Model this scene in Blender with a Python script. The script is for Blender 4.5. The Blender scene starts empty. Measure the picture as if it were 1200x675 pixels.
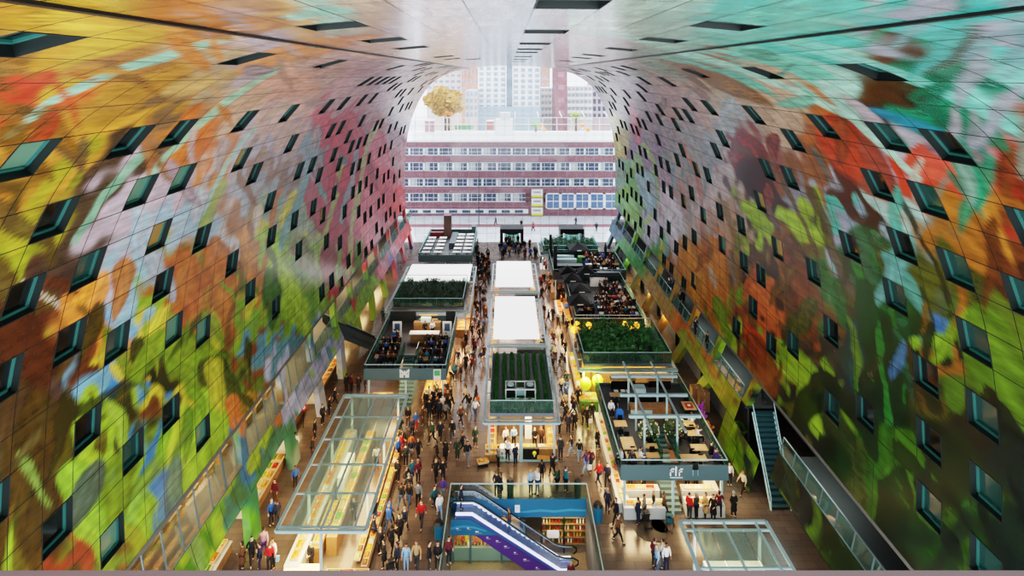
import bpy, bmesh, math, random
import numpy as np
from mathutils import Vector, Matrix
random.seed(7); RNG = np.random.default_rng(7)
SC = bpy.context.scene; COL = SC.collection
R = math.radians; PI = math.pi
# camera: level, 32.3 m above the hall floor, lens shifted down; a point (X,Y,Z) falls on px=594+700X/Y, py=87+700(32.3-Z)/Y
F, HC, VX, VY = 700.0, 32.3, 594.0, 87.0
def P(px, py, z=0.0):
    Y = F*(HC-z)/(py-VY); return Vector(((px-VX)*Y/F, Y, z))
def PY(px, py, Y):
    return Vector(((px-VX)*Y/F, Y, HC-(py-VY)*Y/F))
def lin(h):
    h = h.lstrip('#'); c = [int(h[i:i+2], 16)/255 for i in (0, 2, 4)]
    return tuple(v/12.92 if v <= .04045 else ((v+.055)/1.055)**2.4 for v in c)
# ---------------------------------------------------------------- materials
MATS = {}
def mat(name, col='808080', rough=.5, metal=0., emit=None, es=0., noise=0., nscale=6., alpha=1., spec=.5, objcol=False, coat=0.):
    if name in MATS: return MATS[name]
    m = bpy.data.materials.new(name); m.use_nodes = True; nt = m.node_tree; b = nt.nodes['Principled BSDF']
    c = lin(col) if isinstance(col, str) else col
    b.inputs['Base Color'].default_value = (*c, 1); b.inputs['Roughness'].default_value = rough
    b.inputs['Metallic'].default_value = metal; b.inputs['Alpha'].default_value = alpha
    b.inputs['Specular IOR Level'].default_value = spec; b.inputs['Coat Weight'].default_value = coat
    if emit: b.inputs['Emission Color'].default_value = (*lin(emit), 1); b.inputs['Emission Strength'].default_value = es
    src = None
    if objcol:
        oi = nt.nodes.new('ShaderNodeObjectInfo'); src = oi.outputs['Color']
        nt.links.new(src, b.inputs['Base Color'])
    if noise:
        tc = nt.nodes.new('ShaderNodeTexCoord'); n = nt.nodes.new('ShaderNodeTexNoise'); n.inputs['Scale'].default_value = nscale; n.inputs['Detail'].default_value = 3
        mx = nt.nodes.new('ShaderNodeMix'); mx.data_type = 'RGBA'; mx.blend_type = 'MULTIPLY'; mx.inputs['Factor'].default_value = 1
        rp = nt.nodes.new('ShaderNodeValToRGB'); rp.color_ramp.elements[0].position = .3; rp.color_ramp.elements[1].position = .7
        rp.color_ramp.elements[0].color = (1-noise,)*3+(1,); rp.color_ramp.elements[1].color = (1+noise*.4,)*3+(1,)
        nt.links.new(tc.outputs['Object'], n.inputs['Vector']); nt.links.new(n.outputs['Fac'], rp.inputs['Fac'])
        nt.links.new(rp.outputs['Color'], mx.inputs['B'])
        if src: nt.links.new(src, mx.inputs['A'])
        else: mx.inputs['A'].default_value = (*c, 1)
        nt.links.new(mx.outputs['Result'], b.inputs['Base Color'])
    MATS[name] = m; return m
def glass_mat(name, tint, clear, rough=.05, haze=0., hcol='e8f0f5'):
    m = bpy.data.materials.new(name); m.use_nodes = True; nt = m.node_tree; nt.nodes.clear()
    o = nt.nodes.new('ShaderNodeOutputMaterial'); t = nt.nodes.new('ShaderNodeBsdfTransparent'); g = nt.nodes.new('ShaderNodeBsdfGlossy')
    d = nt.nodes.new('ShaderNodeBsdfDiffuse'); a = nt.nodes.new('ShaderNodeMixShader'); b = nt.nodes.new('ShaderNodeMixShader')
    t.inputs['Color'].default_value = (*lin(tint), 1); g.inputs['Roughness'].default_value = rough; d.inputs['Color'].default_value = (*lin(hcol), 1)
    a.inputs['Fac'].default_value = 1-clear; b.inputs['Fac'].default_value = haze
    nt.links.new(t.outputs[0], a.inputs[1]); nt.links.new(g.outputs[0], a.inputs[2]); nt.links.new(a.outputs[0], b.inputs[1]); nt.links.new(d.outputs[0], b.inputs[2]); nt.links.new(b.outputs[0], o.inputs['Surface'])
    MATS[name] = m; return m
# ---------------------------------------------------------------- mesh builder
class MB:
    def __init__(s): s.v = []; s.f = []; s.mi = []; s.m = 0
    def add(s, vs, fs):
        k = len(s.v); s.v += [tuple(v) for v in vs]; s.f += [tuple(i+k for i in f) for f in fs]; s.mi += [s.m]*len(fs); return s
    def quad(s, a, b, c, d): return s.add([a, b, c, d], [(0, 1, 2, 3)])
    def box(s, x0, x1, y0, y1, z0, z1):
        return s.add([(x0,y0,z0),(x1,y0,z0),(x1,y1,z0),(x0,y1,z0),(x0,y0,z1),(x1,y0,z1),(x1,y1,z1),(x0,y1,z1)],
                     [(3,2,1,0),(4,5,6,7),(0,1,5,4),(1,2,6,5),(2,3,7,6),(3,0,4,7)])
    def cbox(s, c, sz, rz=0.):
        cx, cy, cz = c; a, b, h = sz[0]/2, sz[1]/2, sz[2]/2; co, si = math.cos(rz), math.sin(rz)
        vs = [(cx+x*co-y*si, cy+x*si+y*co, cz+z) for z in (-h, h) for x, y in ((-a,-b),(a,-b),(a,b),(-a,b))]
        return s.add(vs, [(3,2,1,0),(4,5,6,7),(0,1,5,4),(1,2,6,5),(2,3,7,6),(3,0,4,7)])
    def bar(s, p, q, w, h=None):
        p, q = Vector(p), Vector(q); d = (q-p).normalized(); h = h or w
        u = d.cross(Vector((0,0,1)));  u = u.normalized() if u.length > 1e-4 else Vector((1,0,0))
        n = u.cross(d); u = u*w/2; n = n*h/2
        vs = [b+i*u+j*n for b in (p, q) for i, j in ((-1,-1),(1,-1),(1,1),(-1,1))]
        return s.add(vs, [(3,2,1,0),(4,5,6,7),(0,1,5,4),(1,2,6,5),(2,3,7,6),(3,0,4,7)])
    def cyl(s, p, q, r, n=10, r2=None):
        p, q = Vector(p), Vector(q); d = (q-p).normalized(); u = d.orthogonal().normalized(); w = d.cross(u); r2 = r if r2 is None else r2
        vs = [b+rr*(math.cos(2*PI*i/n)*u+math.sin(2*PI*i/n)*w) for b, rr in ((p, r), (q, r2)) for i in range(n)]
        return s.add(vs, [(i, (i+1) % n, n+(i+1) % n, n+i) for i in range(n)]+[tuple(range(n))[::-1], tuple(range(n, 2*n))])
    def tube(s, pts, r, n=8):
        pts = [Vector(p) for p in pts]; vs = []; fs = []
        for k, p in enumerate(pts):
            d = (pts[min(k+1, len(pts)-1)]-pts[max(k-1, 0)]).normalized()
            u = d.cross(Vector((0,1,.001))).normalized(); w = u.cross(d)
            vs += [p+r*(math.cos(2*PI*i/n)*u+math.sin(2*PI*i/n)*w) for i in range(n)]
        for k in range(len(pts)-1):
            fs += [(k*n+i, k*n+(i+1) % n, (k+1)*n+(i+1) % n, (k+1)*n+i) for i in range(n)]
        return s.add(vs, fs+[tuple(range(n))[::-1], tuple(range((len(pts)-1)*n, len(pts)*n))])
    def ball(s, c, r, n=7, m=5, sz=1.):
        c = Vector(c); vs = [c+Vector((0,0,r*sz))]; fs = []
        for j in range(1, m):
            t = PI*j/m
            vs += [c+Vector((r*math.sin(t)*math.cos(2*PI*i/n), r*math.sin(t)*math.sin(2*PI*i/n), r*sz*math.cos(t))) for i in range(n)]
        vs.append(c-Vector((0,0,r*sz)))
        fs += [(0, 1+i, 1+(i+1) % n) for i in range(n)]
        for j in range(m-2): fs += [(1+j*n+i, 1+(j+1)*n+i, 1+(j+1)*n+(i+1) % n, 1+j*n+(i+1) % n) for i in range(n)]
        e = len(vs)-1; b = 1+(m-2)*n; fs += [(e, b+(i+1) % n, b+i) for i in range(n)]
        return s.add(vs, fs)
    def prism(s, poly, axis, a, b):
        n = len(poly)
        def pt(u, v, t): return {'x': (t,u,v), 'y': (u,t,v), 'z': (u,v,t)}[axis]
        vs = [pt(u, v, a) for u, v in poly]+[pt(u, v, b) for u, v in poly]
        return s.add(vs, [(i, (i+1) % n, n+(i+1) % n, n+i) for i in range(n)]+[tuple(range(n))[::-1], tuple(range(n, 2*n))])
    def mesh(s, name, mats, smooth=False):
        me = bpy.data.meshes.new(name); me.from_pydata(s.v, [], s.f)
        for m in (mats if isinstance(mats, (list, tuple)) else [mats]): me.materials.append(m)
        if len(set(s.mi)) > 1: me.polygons.foreach_set('material_index', s.mi)
        if smooth: me.polygons.foreach_set('use_smooth', [True]*len(s.f))
        bm = bmesh.new(); bm.from_mesh(me); bmesh.ops.recalc_face_normals(bm, faces=bm.faces); bm.to_mesh(me); bm.free()
        me.update(); return me
    def build(s, name, mats, parent=None, smooth=False, **kw):
        o = bpy.data.objects.new(name, s.mesh(name, mats, smooth)); COL.objects.link(o)
        if parent is not None:
            o.parent = parent
            o.matrix_parent_inverse = Matrix.Translation(-parent.location) if kw.get('world') else Matrix()
        return o
def obj(name, me, parent=None, loc=(0,0,0), rz=0., color=None):
    o = bpy.data.objects.new(name, me); COL.objects.link(o); o.location = loc; o.rotation_euler = (0,0,rz)
    if parent is not None: o.parent = parent
    if color is not None: o.color = (*color, 1)
    return o
REG = []      # (object, label without ordinal)
def tag(o, label, cat, group=None, kind=None, key=None):
    o['label'] = label; o['category'] = cat
    if group: o['group'] = group
    if kind: o['kind'] = kind
    REG.append(o); return o
def thing(name, label, cat, loc=(0,0,0), rz=0., group=None):
    o = bpy.data.objects.new(name, None); COL.objects.link(o); o.location = loc; o.rotation_euler = (0,0,rz); o.empty_display_size = .3
    return tag(o, label, cat, group)
def struct(o): o['kind'] = 'structure'; return o
def dup(root, loc, rz, label=None, group=None, cat=None):
    r = root.copy(); COL.objects.link(r); r.location = loc; r.rotation_euler = (0,0,rz)
    if label: r['label'] = label
    if group: r['group'] = group
    for ch in root.children:
        c = ch.copy(); COL.objects.link(c); c.parent = r
        for g in ch.children:
            d = g.copy(); COL.objects.link(d); d.parent = c
    REG.append(r); return r
# ================================================================ VAULT
X0 = .65; YN, YF = 5.75, 115.0
PRO = [(18.0,0),(18.6,1.9),(19.4,4.2),(19.9,7.0),(20.1,11.6),(20.05,15.3),(19.8,19.1),(19.25,22.2),(18.3,25.2),(16.9,28.1),(15.2,30.3),(13.6,31.5),(11.9,32.4),(8.9,33.25),(6,33.65),(3,33.85),(0,33.9)]
def dense():
    p = PRO+[(-3,33.85)]; p = [(2*p[0][0]-p[1][0], -1.9)]+p; out = []
    for i in range(1, len(p)-2):
        a, b, c, d = (np.array(q, float) for q in p[i-1:i+3])
        for t in np.linspace(0, 1, 30, endpoint=False):
            out.append(.5*(2*b+(c-a)*t+(2*a-5*b+4*c-d)*t*t+(3*b-a-3*c+d)*t**3))
    out.append(np.array(p[-2], float)); return np.array(out)
DP = dense(); DS = np.concatenate([[0], np.cumsum(np.hypot(*np.diff(DP, axis=0).T))])
def w_at_z(z): return float(np.interp(z, DP[:, 1], DP[:, 0]))
def s_at_z(z): return float(np.interp(z, DP[:, 1], DS))
S_TOP = float(DS[-1]); S_JOINT = float(np.interp(-8.0, -DP[:, 0], DS)); S_GAL = s_at_z(7.0); S_BAND0, S_BAND1 = s_at_z(2.5), s_at_z(4.4)
def prof(s, side):      # arc length from the foot of one side -> X, Z ; s may run past the apex
    s = np.asarray(s, float); m = s > S_TOP; q = np.where(m, 2*S_TOP-s, s)
    w = np.interp(q, DS, DP[:, 0]); z = np.interp(q, DS, DP[:, 1]); w = np.where(m, -w, w)
    return X0+side*w, z
NR_W = 20; NR_C = 10; CW = 1.75; NC = int(round((YF-YN)/CW))
CHW = (S_JOINT-S_GAL)/NR_W; CHC = 2*(S_TOP-S_JOINT)/NR_C
# colours of the mural stand-in: loose patches of paint, each control point given where it sits on the wall
PTS = """20,20,b5792b 70,30,c8941f 130,35,c9a21f 30,55,8a6a3a 20,78,5a4a30 70,72,c2a028 25,100,d1501a 60,85,c9491a 20,130,8a5a20 150,72,a7733a 165,108,b7832c 230,82,b59a78 300,50,b3a3a8 250,20,c0701e 340,22,c59a5a
390,12,9ac4b0 120,130,b8862a 60,180,c08a25 100,168,d09a2a 60,222,a59b1e 25,195,6a5020 130,195,5e4a38 210,172,d9831e 232,150,e0781e 180,150,8a6a4a 252,180,c9b0a8 268,165,c9761e 300,130,d0a888 300,185,b5a9b5 330,150,d0a89a 320,200,a08070
350,110,dda58a 405,105,d8a8a4 390,150,d84a50 405,190,c8454e 425,200,e0606a 390,240,c23a48 400,280,c8455a 425,275,e8a0a8 440,200,e06a70 460,195,d89a9a 350,200,90a5b0 362,222,70b0a0 310,225,a0a5b0 340,255,a9b8a0 370,180,88a0a8
30,262,9aa018 8,240,d08a1e 62,275,5a4030 75,292,4a3c35 20,300,6a5a20 95,250,5a4a3a 150,255,c9b5c0 172,240,d0b8c4 200,265,a5c0d0 160,330,a0c8d8 150,362,7fb5d5 130,325,c0c0d0 108,335,e08a1a 122,355,e8921a 90,330,7a4a28 40,372,5a3020
60,400,6b3a20 40,440,5e3520 103,412,d9c21a 78,430,6a3a1c 125,445,3a90c8 170,402,dac81a 185,398,4a3a1a 165,432,2a3a18 195,372,e0d02a 200,345,9ac020 220,332,c06a1e 225,362,b8651e 245,330,70802a 215,425,88a820 258,425,5a6a1e 258,372,d0c828
265,300,b07030 280,260,a5682e 272,280,d0882a 290,312,c8782a 250,288,d0c8c8 302,330,b5b030 320,330,a5cf2a 330,300,a8cc30 310,372,8ab52a 345,362,a8d040 340,402,70a8b8 330,270,d8d040 365,320,8ab850 372,362,80b84a 360,295,9ab080 350,325,4a7a38
310,425,a0602a 400,322,d84a5a 442,310,e8b5c0 430,255,e8707a 458,258,e86060 472,280,e8a0b0 420,345,a8d060 385,300,c8485a 455,225,e07070 470,240,a0b0c0 445,170,d8a0a0 430,150,c88888 470,150,c0a0a8 480,120,d8b0b0 490,100,e8c0b0 450,120,d0a0a0 420,80,c8a8a8 380,85,c8a898
480,90,d8b8b0 520,70,d8c0c0 500,30,c0b0b4 560,20,b8b0ba 600,60,c8c0cc 640,20,b0b0b8 680,60,c8b8c0 700,25,a8b8b4 720,60,c0b0b0 460,40,b8a8a8 430,20,c0a890 540,50,c8b8bc
30,500,4d3a1c 30,560,54421c 30,632,6a5220 62,600,5a3a1c 82,640,5c4424 92,488,7ab0c8 112,502,a5c520 110,560,a4ca22 130,520,4a451a 130,592,6f651c 95,612,a5401c 112,642,5c6030 165,590,8fc020 170,632,85b81e 190,570,3a88c0 190,502,7a4a20 185,478,d5c51e
225,525,9fce1e 235,562,a0d022 252,482,9acc20 228,488,c0d428 272,482,e0842a 276,520,4a90c0 265,450,a87a2a 300,442,78902a 60,660,5a4420 150,660,7ab020 210,600,98c828
210,655,4aa02a 240,622,3e9a2a 262,592,6ab82a 285,552,2a9080 302,538,2f8040 330,492,b5c5e5 352,455,d0d8ee 372,425,c0c8e0 400,390,a8d048 425,360,b0d050 440,330,90c050 460,310,e07a90 475,290,6a70b0
850,10,4fb0a0 1000,10,40b5a5 930,20,50b8aa 1050,20,9a9aa8 1150,62,9292a0 1100,30,3fb0a6 1180,40,70949a 800,30,98b8a8 760,40,a0b8a5 820,50,85bfae 850,60,6fc2ae 900,60,6fc8b0 950,90,75cbb4 1000,100,a0d0c0 1150,100,7ac8b8 1052,95,5a3a20 1100,110,0f8a68
1130,132,147058 1060,112,3a2c20 980,130,a5cfc0 900,120,c5a890 830,90,9a7058 850,110,c0a890 860,150,a8b0b4 800,120,c5a090 780,150,a8a0a0 960,150,b0682e 980,165,c8481e 1000,188,9a401c 1040,160,b0a5ae 1080,162,a8a4b0 1112,190,a09ca8 1092,200,cc401a 1122,215,d0421c
880,190,922a2c 892,220,502228 930,200,94603a 860,200,c0b4b4 830,180,98a4ac 840,230,d0bcb8 920,222,8a8a95 952,215,94602a 1000,240,5a2a1c 1040,242,4a2c1e 1062,230,a0c0b8 1120,262,a86c1c 1130,282,985e1a 1180,262,9a2c1c 1160,240,7a4420 1190,292,7a441c
900,265,a4c41e 940,262,98b81e 960,240,9a9aa8 880,290,6a4a30 930,300,84501e 960,302,68702a 910,332,4a3424 940,342,74522c 860,300,8a6c46 850,332,86603a 840,270,c09a80 830,310,d8882a 815,280,c8b8b0 800,240,a8988c 780,200,90a0a0 760,180,a090a8 740,140,a89098
720,120,a0909c 730,200,88a890 745,240,8ac840 762,230,88b8d0 770,262,c8c0d0 790,300,b8926a 820,360,e09030 800,330,d0b070 745,290,60b060 735,260,7090b0 755,205,98c868 720,170,9088a0 810,200,b0a8a0 790,230,c09888 775,300,c8d040
1000,262,50b8a8 1012,292,9aa0b4 1030,272,8aa0b0 1000,330,2a7030 1020,362,1c4a24 1060,312,54561e 1082,332,5c6220 1030,402,1f4420 1040,452,16341c 1100,352,4a4e1e 1150,352,4a2c1c 1150,392,5c6c20 1170,422,5f7a20 1182,452,54701e 1130,320,6a3c1c 1172,312,6e3e1e
1072,382,3a72b0 1060,422,86ac20 1082,452,22301c 1120,422,94621e 1180,482,2e2a20 980,432,3a3a3c 960,402,5c4a3a 950,442,343438 900,382,c86a28 895,402,b85a24 880,362,80a828 932,432,86ac1e 962,472,94bc20 870,402,84582e 920,402,443428 1000,482,24302a 1050,542,2a661e
1030,562,1f4a1e 980,542,2a3438 1000,602,1c3c22 1080,552,4a701c 1060,602,2a5a1e 1130,542,2f3e1c 1150,602,1c3026 1180,642,182a24 1120,642,203424 870,440,88b020 850,420,b8d040 900,470,343a3a 940,500,6a6a24 860,520,8ab81e 880,560,6a9a20 920,560,2a3c40 960,560,24402c 1185,540,22302a"""
CP = []
for tkn in PTS.split():
    a, b, h = tkn.split(','); z = complex(float(a)-VX, float(b)-VY); CP.append((np.log(abs(z)), np.angle(z*-1j), *lin(h)))
CP = np.array(CP)
# brush shapes: e = leaf/petal (centre, tip vector, width/length, colour), l = long streak (points, width, colour)
SHAPES = """e 95,28 60,12 .35 d8b020|e 20,105 60,-22 .3 c83c14|e 215,172 24,-26 .32 e07c1c|e 262,200 16,-24 .3 d08424|e 112,345 22,-34 .4 f09418|e 125,150 90,-40 .1 d89c28|e 40,160 60,-30 .12 c88c28|e 240,95 50,-14 .2 c8a060
l 10,160;60,120;130,85;190,68;280,40;400,10 5 8ad0b8|l 160,225;190,185;240,140;330,80 4 9ad4b0|l 95,280;120,230;165,180 5 8cc0a0|l 225,300;245,230;300,150 3 9cc8b8|l 20,290;60,215;110,165 9 b0a81c|l 200,400;215,340;232,280;262,215 6 98a83c
e 170,405 9,-32 .5 e8d424|e 190,372 14,-22 .4 e8dc34|e 150,440 26,8 .4 e0cc20|e 178,425 20,30 .5 26341a|e 30,415 40,60 .5 583018|e 222,345 10,52 .4 c46c1c|e 258,335 12,60 .3 c0701e|e 105,330 18,-36 .35 f0981c
e 240,430 44,36 .55 8cae20|e 262,455 20,40 .5 566420|e 325,320 10,60 .35 a8d428|e 345,355 14,44 .35 b4d83c|e 372,330 8,48 .3 96c048|e 225,545 14,70 .35 a4d420|e 165,600 14,50 .4 94c820|e 250,500 14,46 .4 a8d424
e 388,250 20,52 .5 c42e42|e 405,215 18,44 .45 d83c48|e 455,245 14,52 .4 f06868|e 432,270 12,60 .35 f08890|e 418,160 14,28 .4 e04c54|e 470,250 8,36 .4 f05c54|e 392,160 12,22 .5 d83440|e 445,190 10,40 .35 e87078
l 402,185;395,230;372,300 3 b8c850|l 420,165;412,215;400,260 3 a0b8c0|l 372,170;352,230;330,290 4 80b4b8|l 440,150;418,240;408,330 3 c8d080|l 330,220;315,290;300,360 3 c87830|l 302,230;280,320;268,400 3 8a6028
l 30,330;55,350;82,362 3 d8c8b8|l 60,500;120,470;165,440 8 3a3c1c|l 140,640;150,560;160,500 5 54501c|l 190,560;197,600 9 3c90c8|l 278,500;292,560 8 3c94c4|e 276,490 7,26 .5 f08c34
e 860,102 44,20 .22 94683c|e 1008,185 46,50 .45 9c3c1c|e 985,175 30,36 .4 c84c20|e 1110,205 44,30 .5 cc4018|e 882,195 14,40 .5 8c2428|e 1110,120 70,52 .28 0c7c60|e 1060,100 34,16 .4 4c3420|e 1085,150 70,26 .12 2084a0|e 920,262 56,24 .3 a4c820
e 1030,340 22,80 .42 1e5c28|e 1040,430 22,70 .42 17381c|e 1045,500 18,46 .5 14381c|e 1085,335 60,44 .35 54581c|e 1170,430 40,80 .4 5c7c1c|e 1125,270 34,52 .4 a4681a|e 1155,250 30,60 .2 b07820|e 890,220 16,38 .4 44202a|e 932,320 22,70 .25 84481c
l 700,40;800,62;900,95;1000,140;1080,210 4 a8dcc8|l 820,30;950,55;1080,95;1200,160 6 78c8b8|l 1000,20;1100,42;1200,72 8 50b0a8|l 950,225;990,330;1000,420;985,500 7 5c4c1c|l 1050,220;1100,330;1125,420 3 201c18|l 860,170;900,190;960,300 3 6c5430
l 980,330;1000,420;1010,500 4 2c6c28|l 1005,310;1032,420;1045,500 4 328034|l 1020,300;1058,420;1066,480 3 286828|e 905,420 34,34 .2 98bc24|e 955,450 50,60 .2 90b820|e 885,405 7,20 .5 e03c18|e 895,355 14,24 .5 d87428|e 842,293 5,16 .5 f05820|e 838,330 8,60 .3 dc9434
l 755,170;770,200;772,235;760,262 3 b0d850|l 735,190;745,240;740,290 4 70c050|l 772,190;785,240;780,300 3 90d0d8|l 800,170;822,230;826,300 3 c87850|l 850,240;862,300;858,380 4 a07c38|e 760,225 8,28 .4 a8d4e0|e 780,215 6,30 .3 b8a0b0
e 725,160 4,30 .4 d0c050|e 745,145 6,26 .3 e06070|e 790,265 10,50 .25 e0dce8|e 742,255 8,36 .35 98d048|e 812,330 10,60 .25 e0a040|e 1000,560 26,70 .35 1e4c22|e 1075,560 24,60 .4 4c781c|e 1120,560 40,70 .3 26381e|e 1050,570 12,26 .4 98c424|e 955,480 12,40 .4 a0c820
e 60,530 30,70 .4 5a4618|e 20,600 30,70 .4 6e561e|e 85,585 30,24 .4 6a3a1c|e 112,560 20,26 .5 acd024|e 98,615 16,30 .5 b04018|e 700,30 40,8 .3 b8d0c4|e 460,60 60,10 .2 e0b8a0|e 340,60 60,-20 .18 e09048|e 300,30 50,-8 .25 b87028|e 400,50 60,-14 .16 c88850"""
SH = []
for tk in SHAPES.replace('\n', '|').split('|'):
    q = tk.split()
    if q[0] == 'e':
        c = complex(*map(float, q[1].split(',')))-complex(VX, VY); SH.append(('e', c, complex(*map(float, q[2].split(','))), float(q[3]), lin(q[4])))
    else:
        SH.append(('l', [complex(*map(float, t.split(',')))-complex(VX, VY) for t in q[1].split(';')], float(q[2]), lin(q[3])))
def base_col(lr, an):
    w = ((lr-CP[:, 0])**2+(an-CP[:, 1])**2+1e-5)**-3.; return (w@CP[:, 2:])/w.sum()
for _ in range(330):      # loose random leaf strokes in the colours around them
    while True:
        q = complex(RNG.uniform(-600, 606), RNG.uniform(-85, 585))
        if abs(q) > 135 and abs(q.real) > .42*q.imag and abs(q.real) > 70: break
    off = q+complex(*RNG.normal(0, .085*abs(q), 2)); ln = abs(q)*RNG.uniform(.03, .1); a = RNG.normal(PI/2, .45) if q.imag > 60 else RNG.normal(PI/2+.9*np.sign(q.real), .4)
    SH.append(('e', q, ln*complex(math.cos(a), math.sin(a)), RNG.uniform(.12, .38), tuple(np.clip(base_col(np.log(abs(off)), np.angle(off*-1j))*RNG.uniform(.6, 1.2), 0, 1))))
def clog(X, Z, Y):
    z = F*((X)+1j*(HC-Z))/Y; return np.log(np.abs(z)), np.angle(z*-1j), z
def mural(X, Y, Z):
    lr, an, z = clog(X, Z, Y); n = len(X)
    sY, sA = Y, np.where(X > X0, 1, -1)*np.hypot(X-X0, Z-20)
    wx = .055*np.sin(.55*Z+.9*Y*.4+1.3)+.03*np.sin(1.7*Z-.8*Y)+.018*np.sin(3.1*Z+2.3*Y+X); wy = .05*np.sin(.5*Y+.6*Z)+.03*np.sin(1.3*Y-1.9*Z+2)+.02*np.sin(2.9*Y+1.1*Z)
    out = np.zeros((n, 3))
    for a in range(0, n, 20000):
        sl = slice(a, a+20000)
        d2 = ((lr+wx)[sl, None]-CP[None, :, 0])**2+((an+wy)[sl, None]-CP[None, :, 1])**2+1e-5
        w = d2**-3.; out[sl] = (w@CP[:, 2:])/w.sum(1, keepdims=True)
    lz = np.log(z*-1j)+.15*wx      # continuous over the vault
    for sh in SH:
        col = np.array(sh[-1])
        if sh[0] == 'e':
            sel = np.nonzero(np.abs(lz-np.log(sh[1]*-1j)) < 1.3*abs(sh[2])/abs(sh[1]))[0]
            if not len(sel): continue
            q = (lz[sel]-np.log(sh[1]*-1j))*sh[1]/sh[2]          # in units of the tip vector
            u, v = q.real, q.imag; prof_ = sh[3]*np.sqrt(np.clip(1-u*u, 0, 1))*(1-.35*u)
            k = np.clip((prof_-np.abs(v))/.06, 0, 1)*np.clip((1-np.abs(u))/.05, 0, 1)
            sd = (.82+.3*(1-np.abs(v)/(prof_+1e-3)))*(1+.12*np.sin(26*v+5*u))
            out[sel] = out[sel]*(1-k[:, None]*.9)+(col[None]*sd[:, None])*k[:, None]*.9
        else:
            best = np.full(n, 1e9)
            pts = [np.log(p*-1j) for p in sh[1]]
            for p, q in zip(pts[:-1], pts[1:]):
                t = np.clip(((lz-p)*np.conj(q-p)).real/abs(q-p)**2, 0, 1); best = np.minimum(best, np.abs(lz-(p+t*(q-p))))
            k = np.clip((sh[2]-best*np.abs(z))/1.5+.3, 0, 1)*.85
            out = out*(1-k[:, None])+col[None]*k[:, None]
    out = np.clip(out, 0.003, 1)**1.15*.86; return out*.9+.1*out.mean(1, keepdims=True)
def grey(c, k=.0): return c
def vault_mat(name, ro, sp):
    m = bpy.data.materials.new(name); m.use_nodes = True; nt = m.node_tree; b = nt.nodes['Principled BSDF']; N = nt.nodes.new; L = nt.links.new
    at = N('ShaderNodeAttribute'); at.attribute_name = 'mural'; uv = N('ShaderNodeUVMap'); uv.uv_map = 'cells'
    sx = N('ShaderNodeSeparateXYZ'); L(uv.outputs[0], sx.inputs[0])
    def edge(o):
        f = N('ShaderNodeMath'); f.operation = 'FRACT'; L(o, f.inputs[0])
        a = N('ShaderNodeMath'); a.operation = 'SUBTRACT'; L(f.outputs[0], a.inputs[0]); a.inputs[1].default_value = .5
        c = N('ShaderNodeMath'); c.operation = 'ABSOLUTE'; L(a.outputs[0], c.inputs[0])
        g = N('ShaderNodeMath'); g.operation = 'GREATER_THAN'; L(c.outputs[0], g.inputs[0]); g.inputs[1].default_value = .487; return g.outputs[0]
    mxm = N('ShaderNodeMath'); mxm.operation = 'MAXIMUM'; L(edge(sx.outputs[0]), mxm.inputs[0]); L(edge(sx.outputs[1]), mxm.inputs[1])
    mp = N('ShaderNodeMapping'); mp.inputs['Scale'].default_value = (1.2, 5., 1); L(uv.outputs[0], mp.inputs[0])
    n = N('ShaderNodeTexNoise'); n.inputs['Scale'].default_value = .8; n.inputs['Detail'].default_value = 6; n.inputs['Roughness'].default_value = .65; L(mp.outputs[0], n.inputs['Vector'])
    rp = N('ShaderNodeValToRGB'); rp.color_ramp.elements[0].position = .3; rp.color_ramp.elements[1].position = .7; rp.color_ramp.elements[0].color = (.6, .58, .56, 1); rp.color_ramp.elements[1].color = (1.3, 1.28, 1.25, 1); L(n.outputs['Fac'], rp.inputs['Fac'])
    fl = N('ShaderNodeVectorMath'); fl.operation = 'FLOOR'; L(uv.outputs[0], fl.inputs[0]); wn = N('ShaderNodeTexWhiteNoise'); L(fl.outputs[0], wn.inputs['Vector'])
    mr = N('ShaderNodeMapRange'); mr.inputs['To Min'].default_value = .88; mr.inputs['To Max'].default_value = 1.1; L(wn.outputs['Value'], mr.inputs['Value'])
    m1 = N('ShaderNodeMix'); m1.data_type = 'RGBA'; m1.blend_type = 'MULTIPLY'; m1.inputs['Factor'].default_value = 1; L(at.outputs['Color'], m1.inputs['A']); L(rp.outputs['Color'], m1.inputs['B'])
    m2 = N('ShaderNodeVectorMath'); m2.operation = 'SCALE'; L(m1.outputs['Result'], m2.inputs[0]); L(mr.outputs[0], m2.inputs['Scale'])
    m3 = N('ShaderNodeMix'); m3.data_type = 'RGBA'; L(mxm.outputs[0], m3.inputs['Factor']); L(m2.outputs[0], m3.inputs['A']); m3.inputs['B'].default_value = (.012, .012, .012, 1)
    L(m3.outputs['Result'], b.inputs['Base Color']); b.inputs['Roughness'].default_value = ro; b.inputs['Specular IOR Level'].default_value = sp
    bp = N('ShaderNodeBump'); bp.inputs['Strength'].default_value = .04; L(wn.outputs['Value'], bp.inputs['Height']); L(bp.outputs[0], b.inputs['Normal'])
    return m
VM = vault_mat('vault_panels', .27, .35); VMC = vault_mat('ceiling_panels', .17, .6)
def ysub(j): Y = YN+j*CW; return 5 if Y < 12 else 11 if Y < 45 else 6 if Y < 70 else 4
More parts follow.
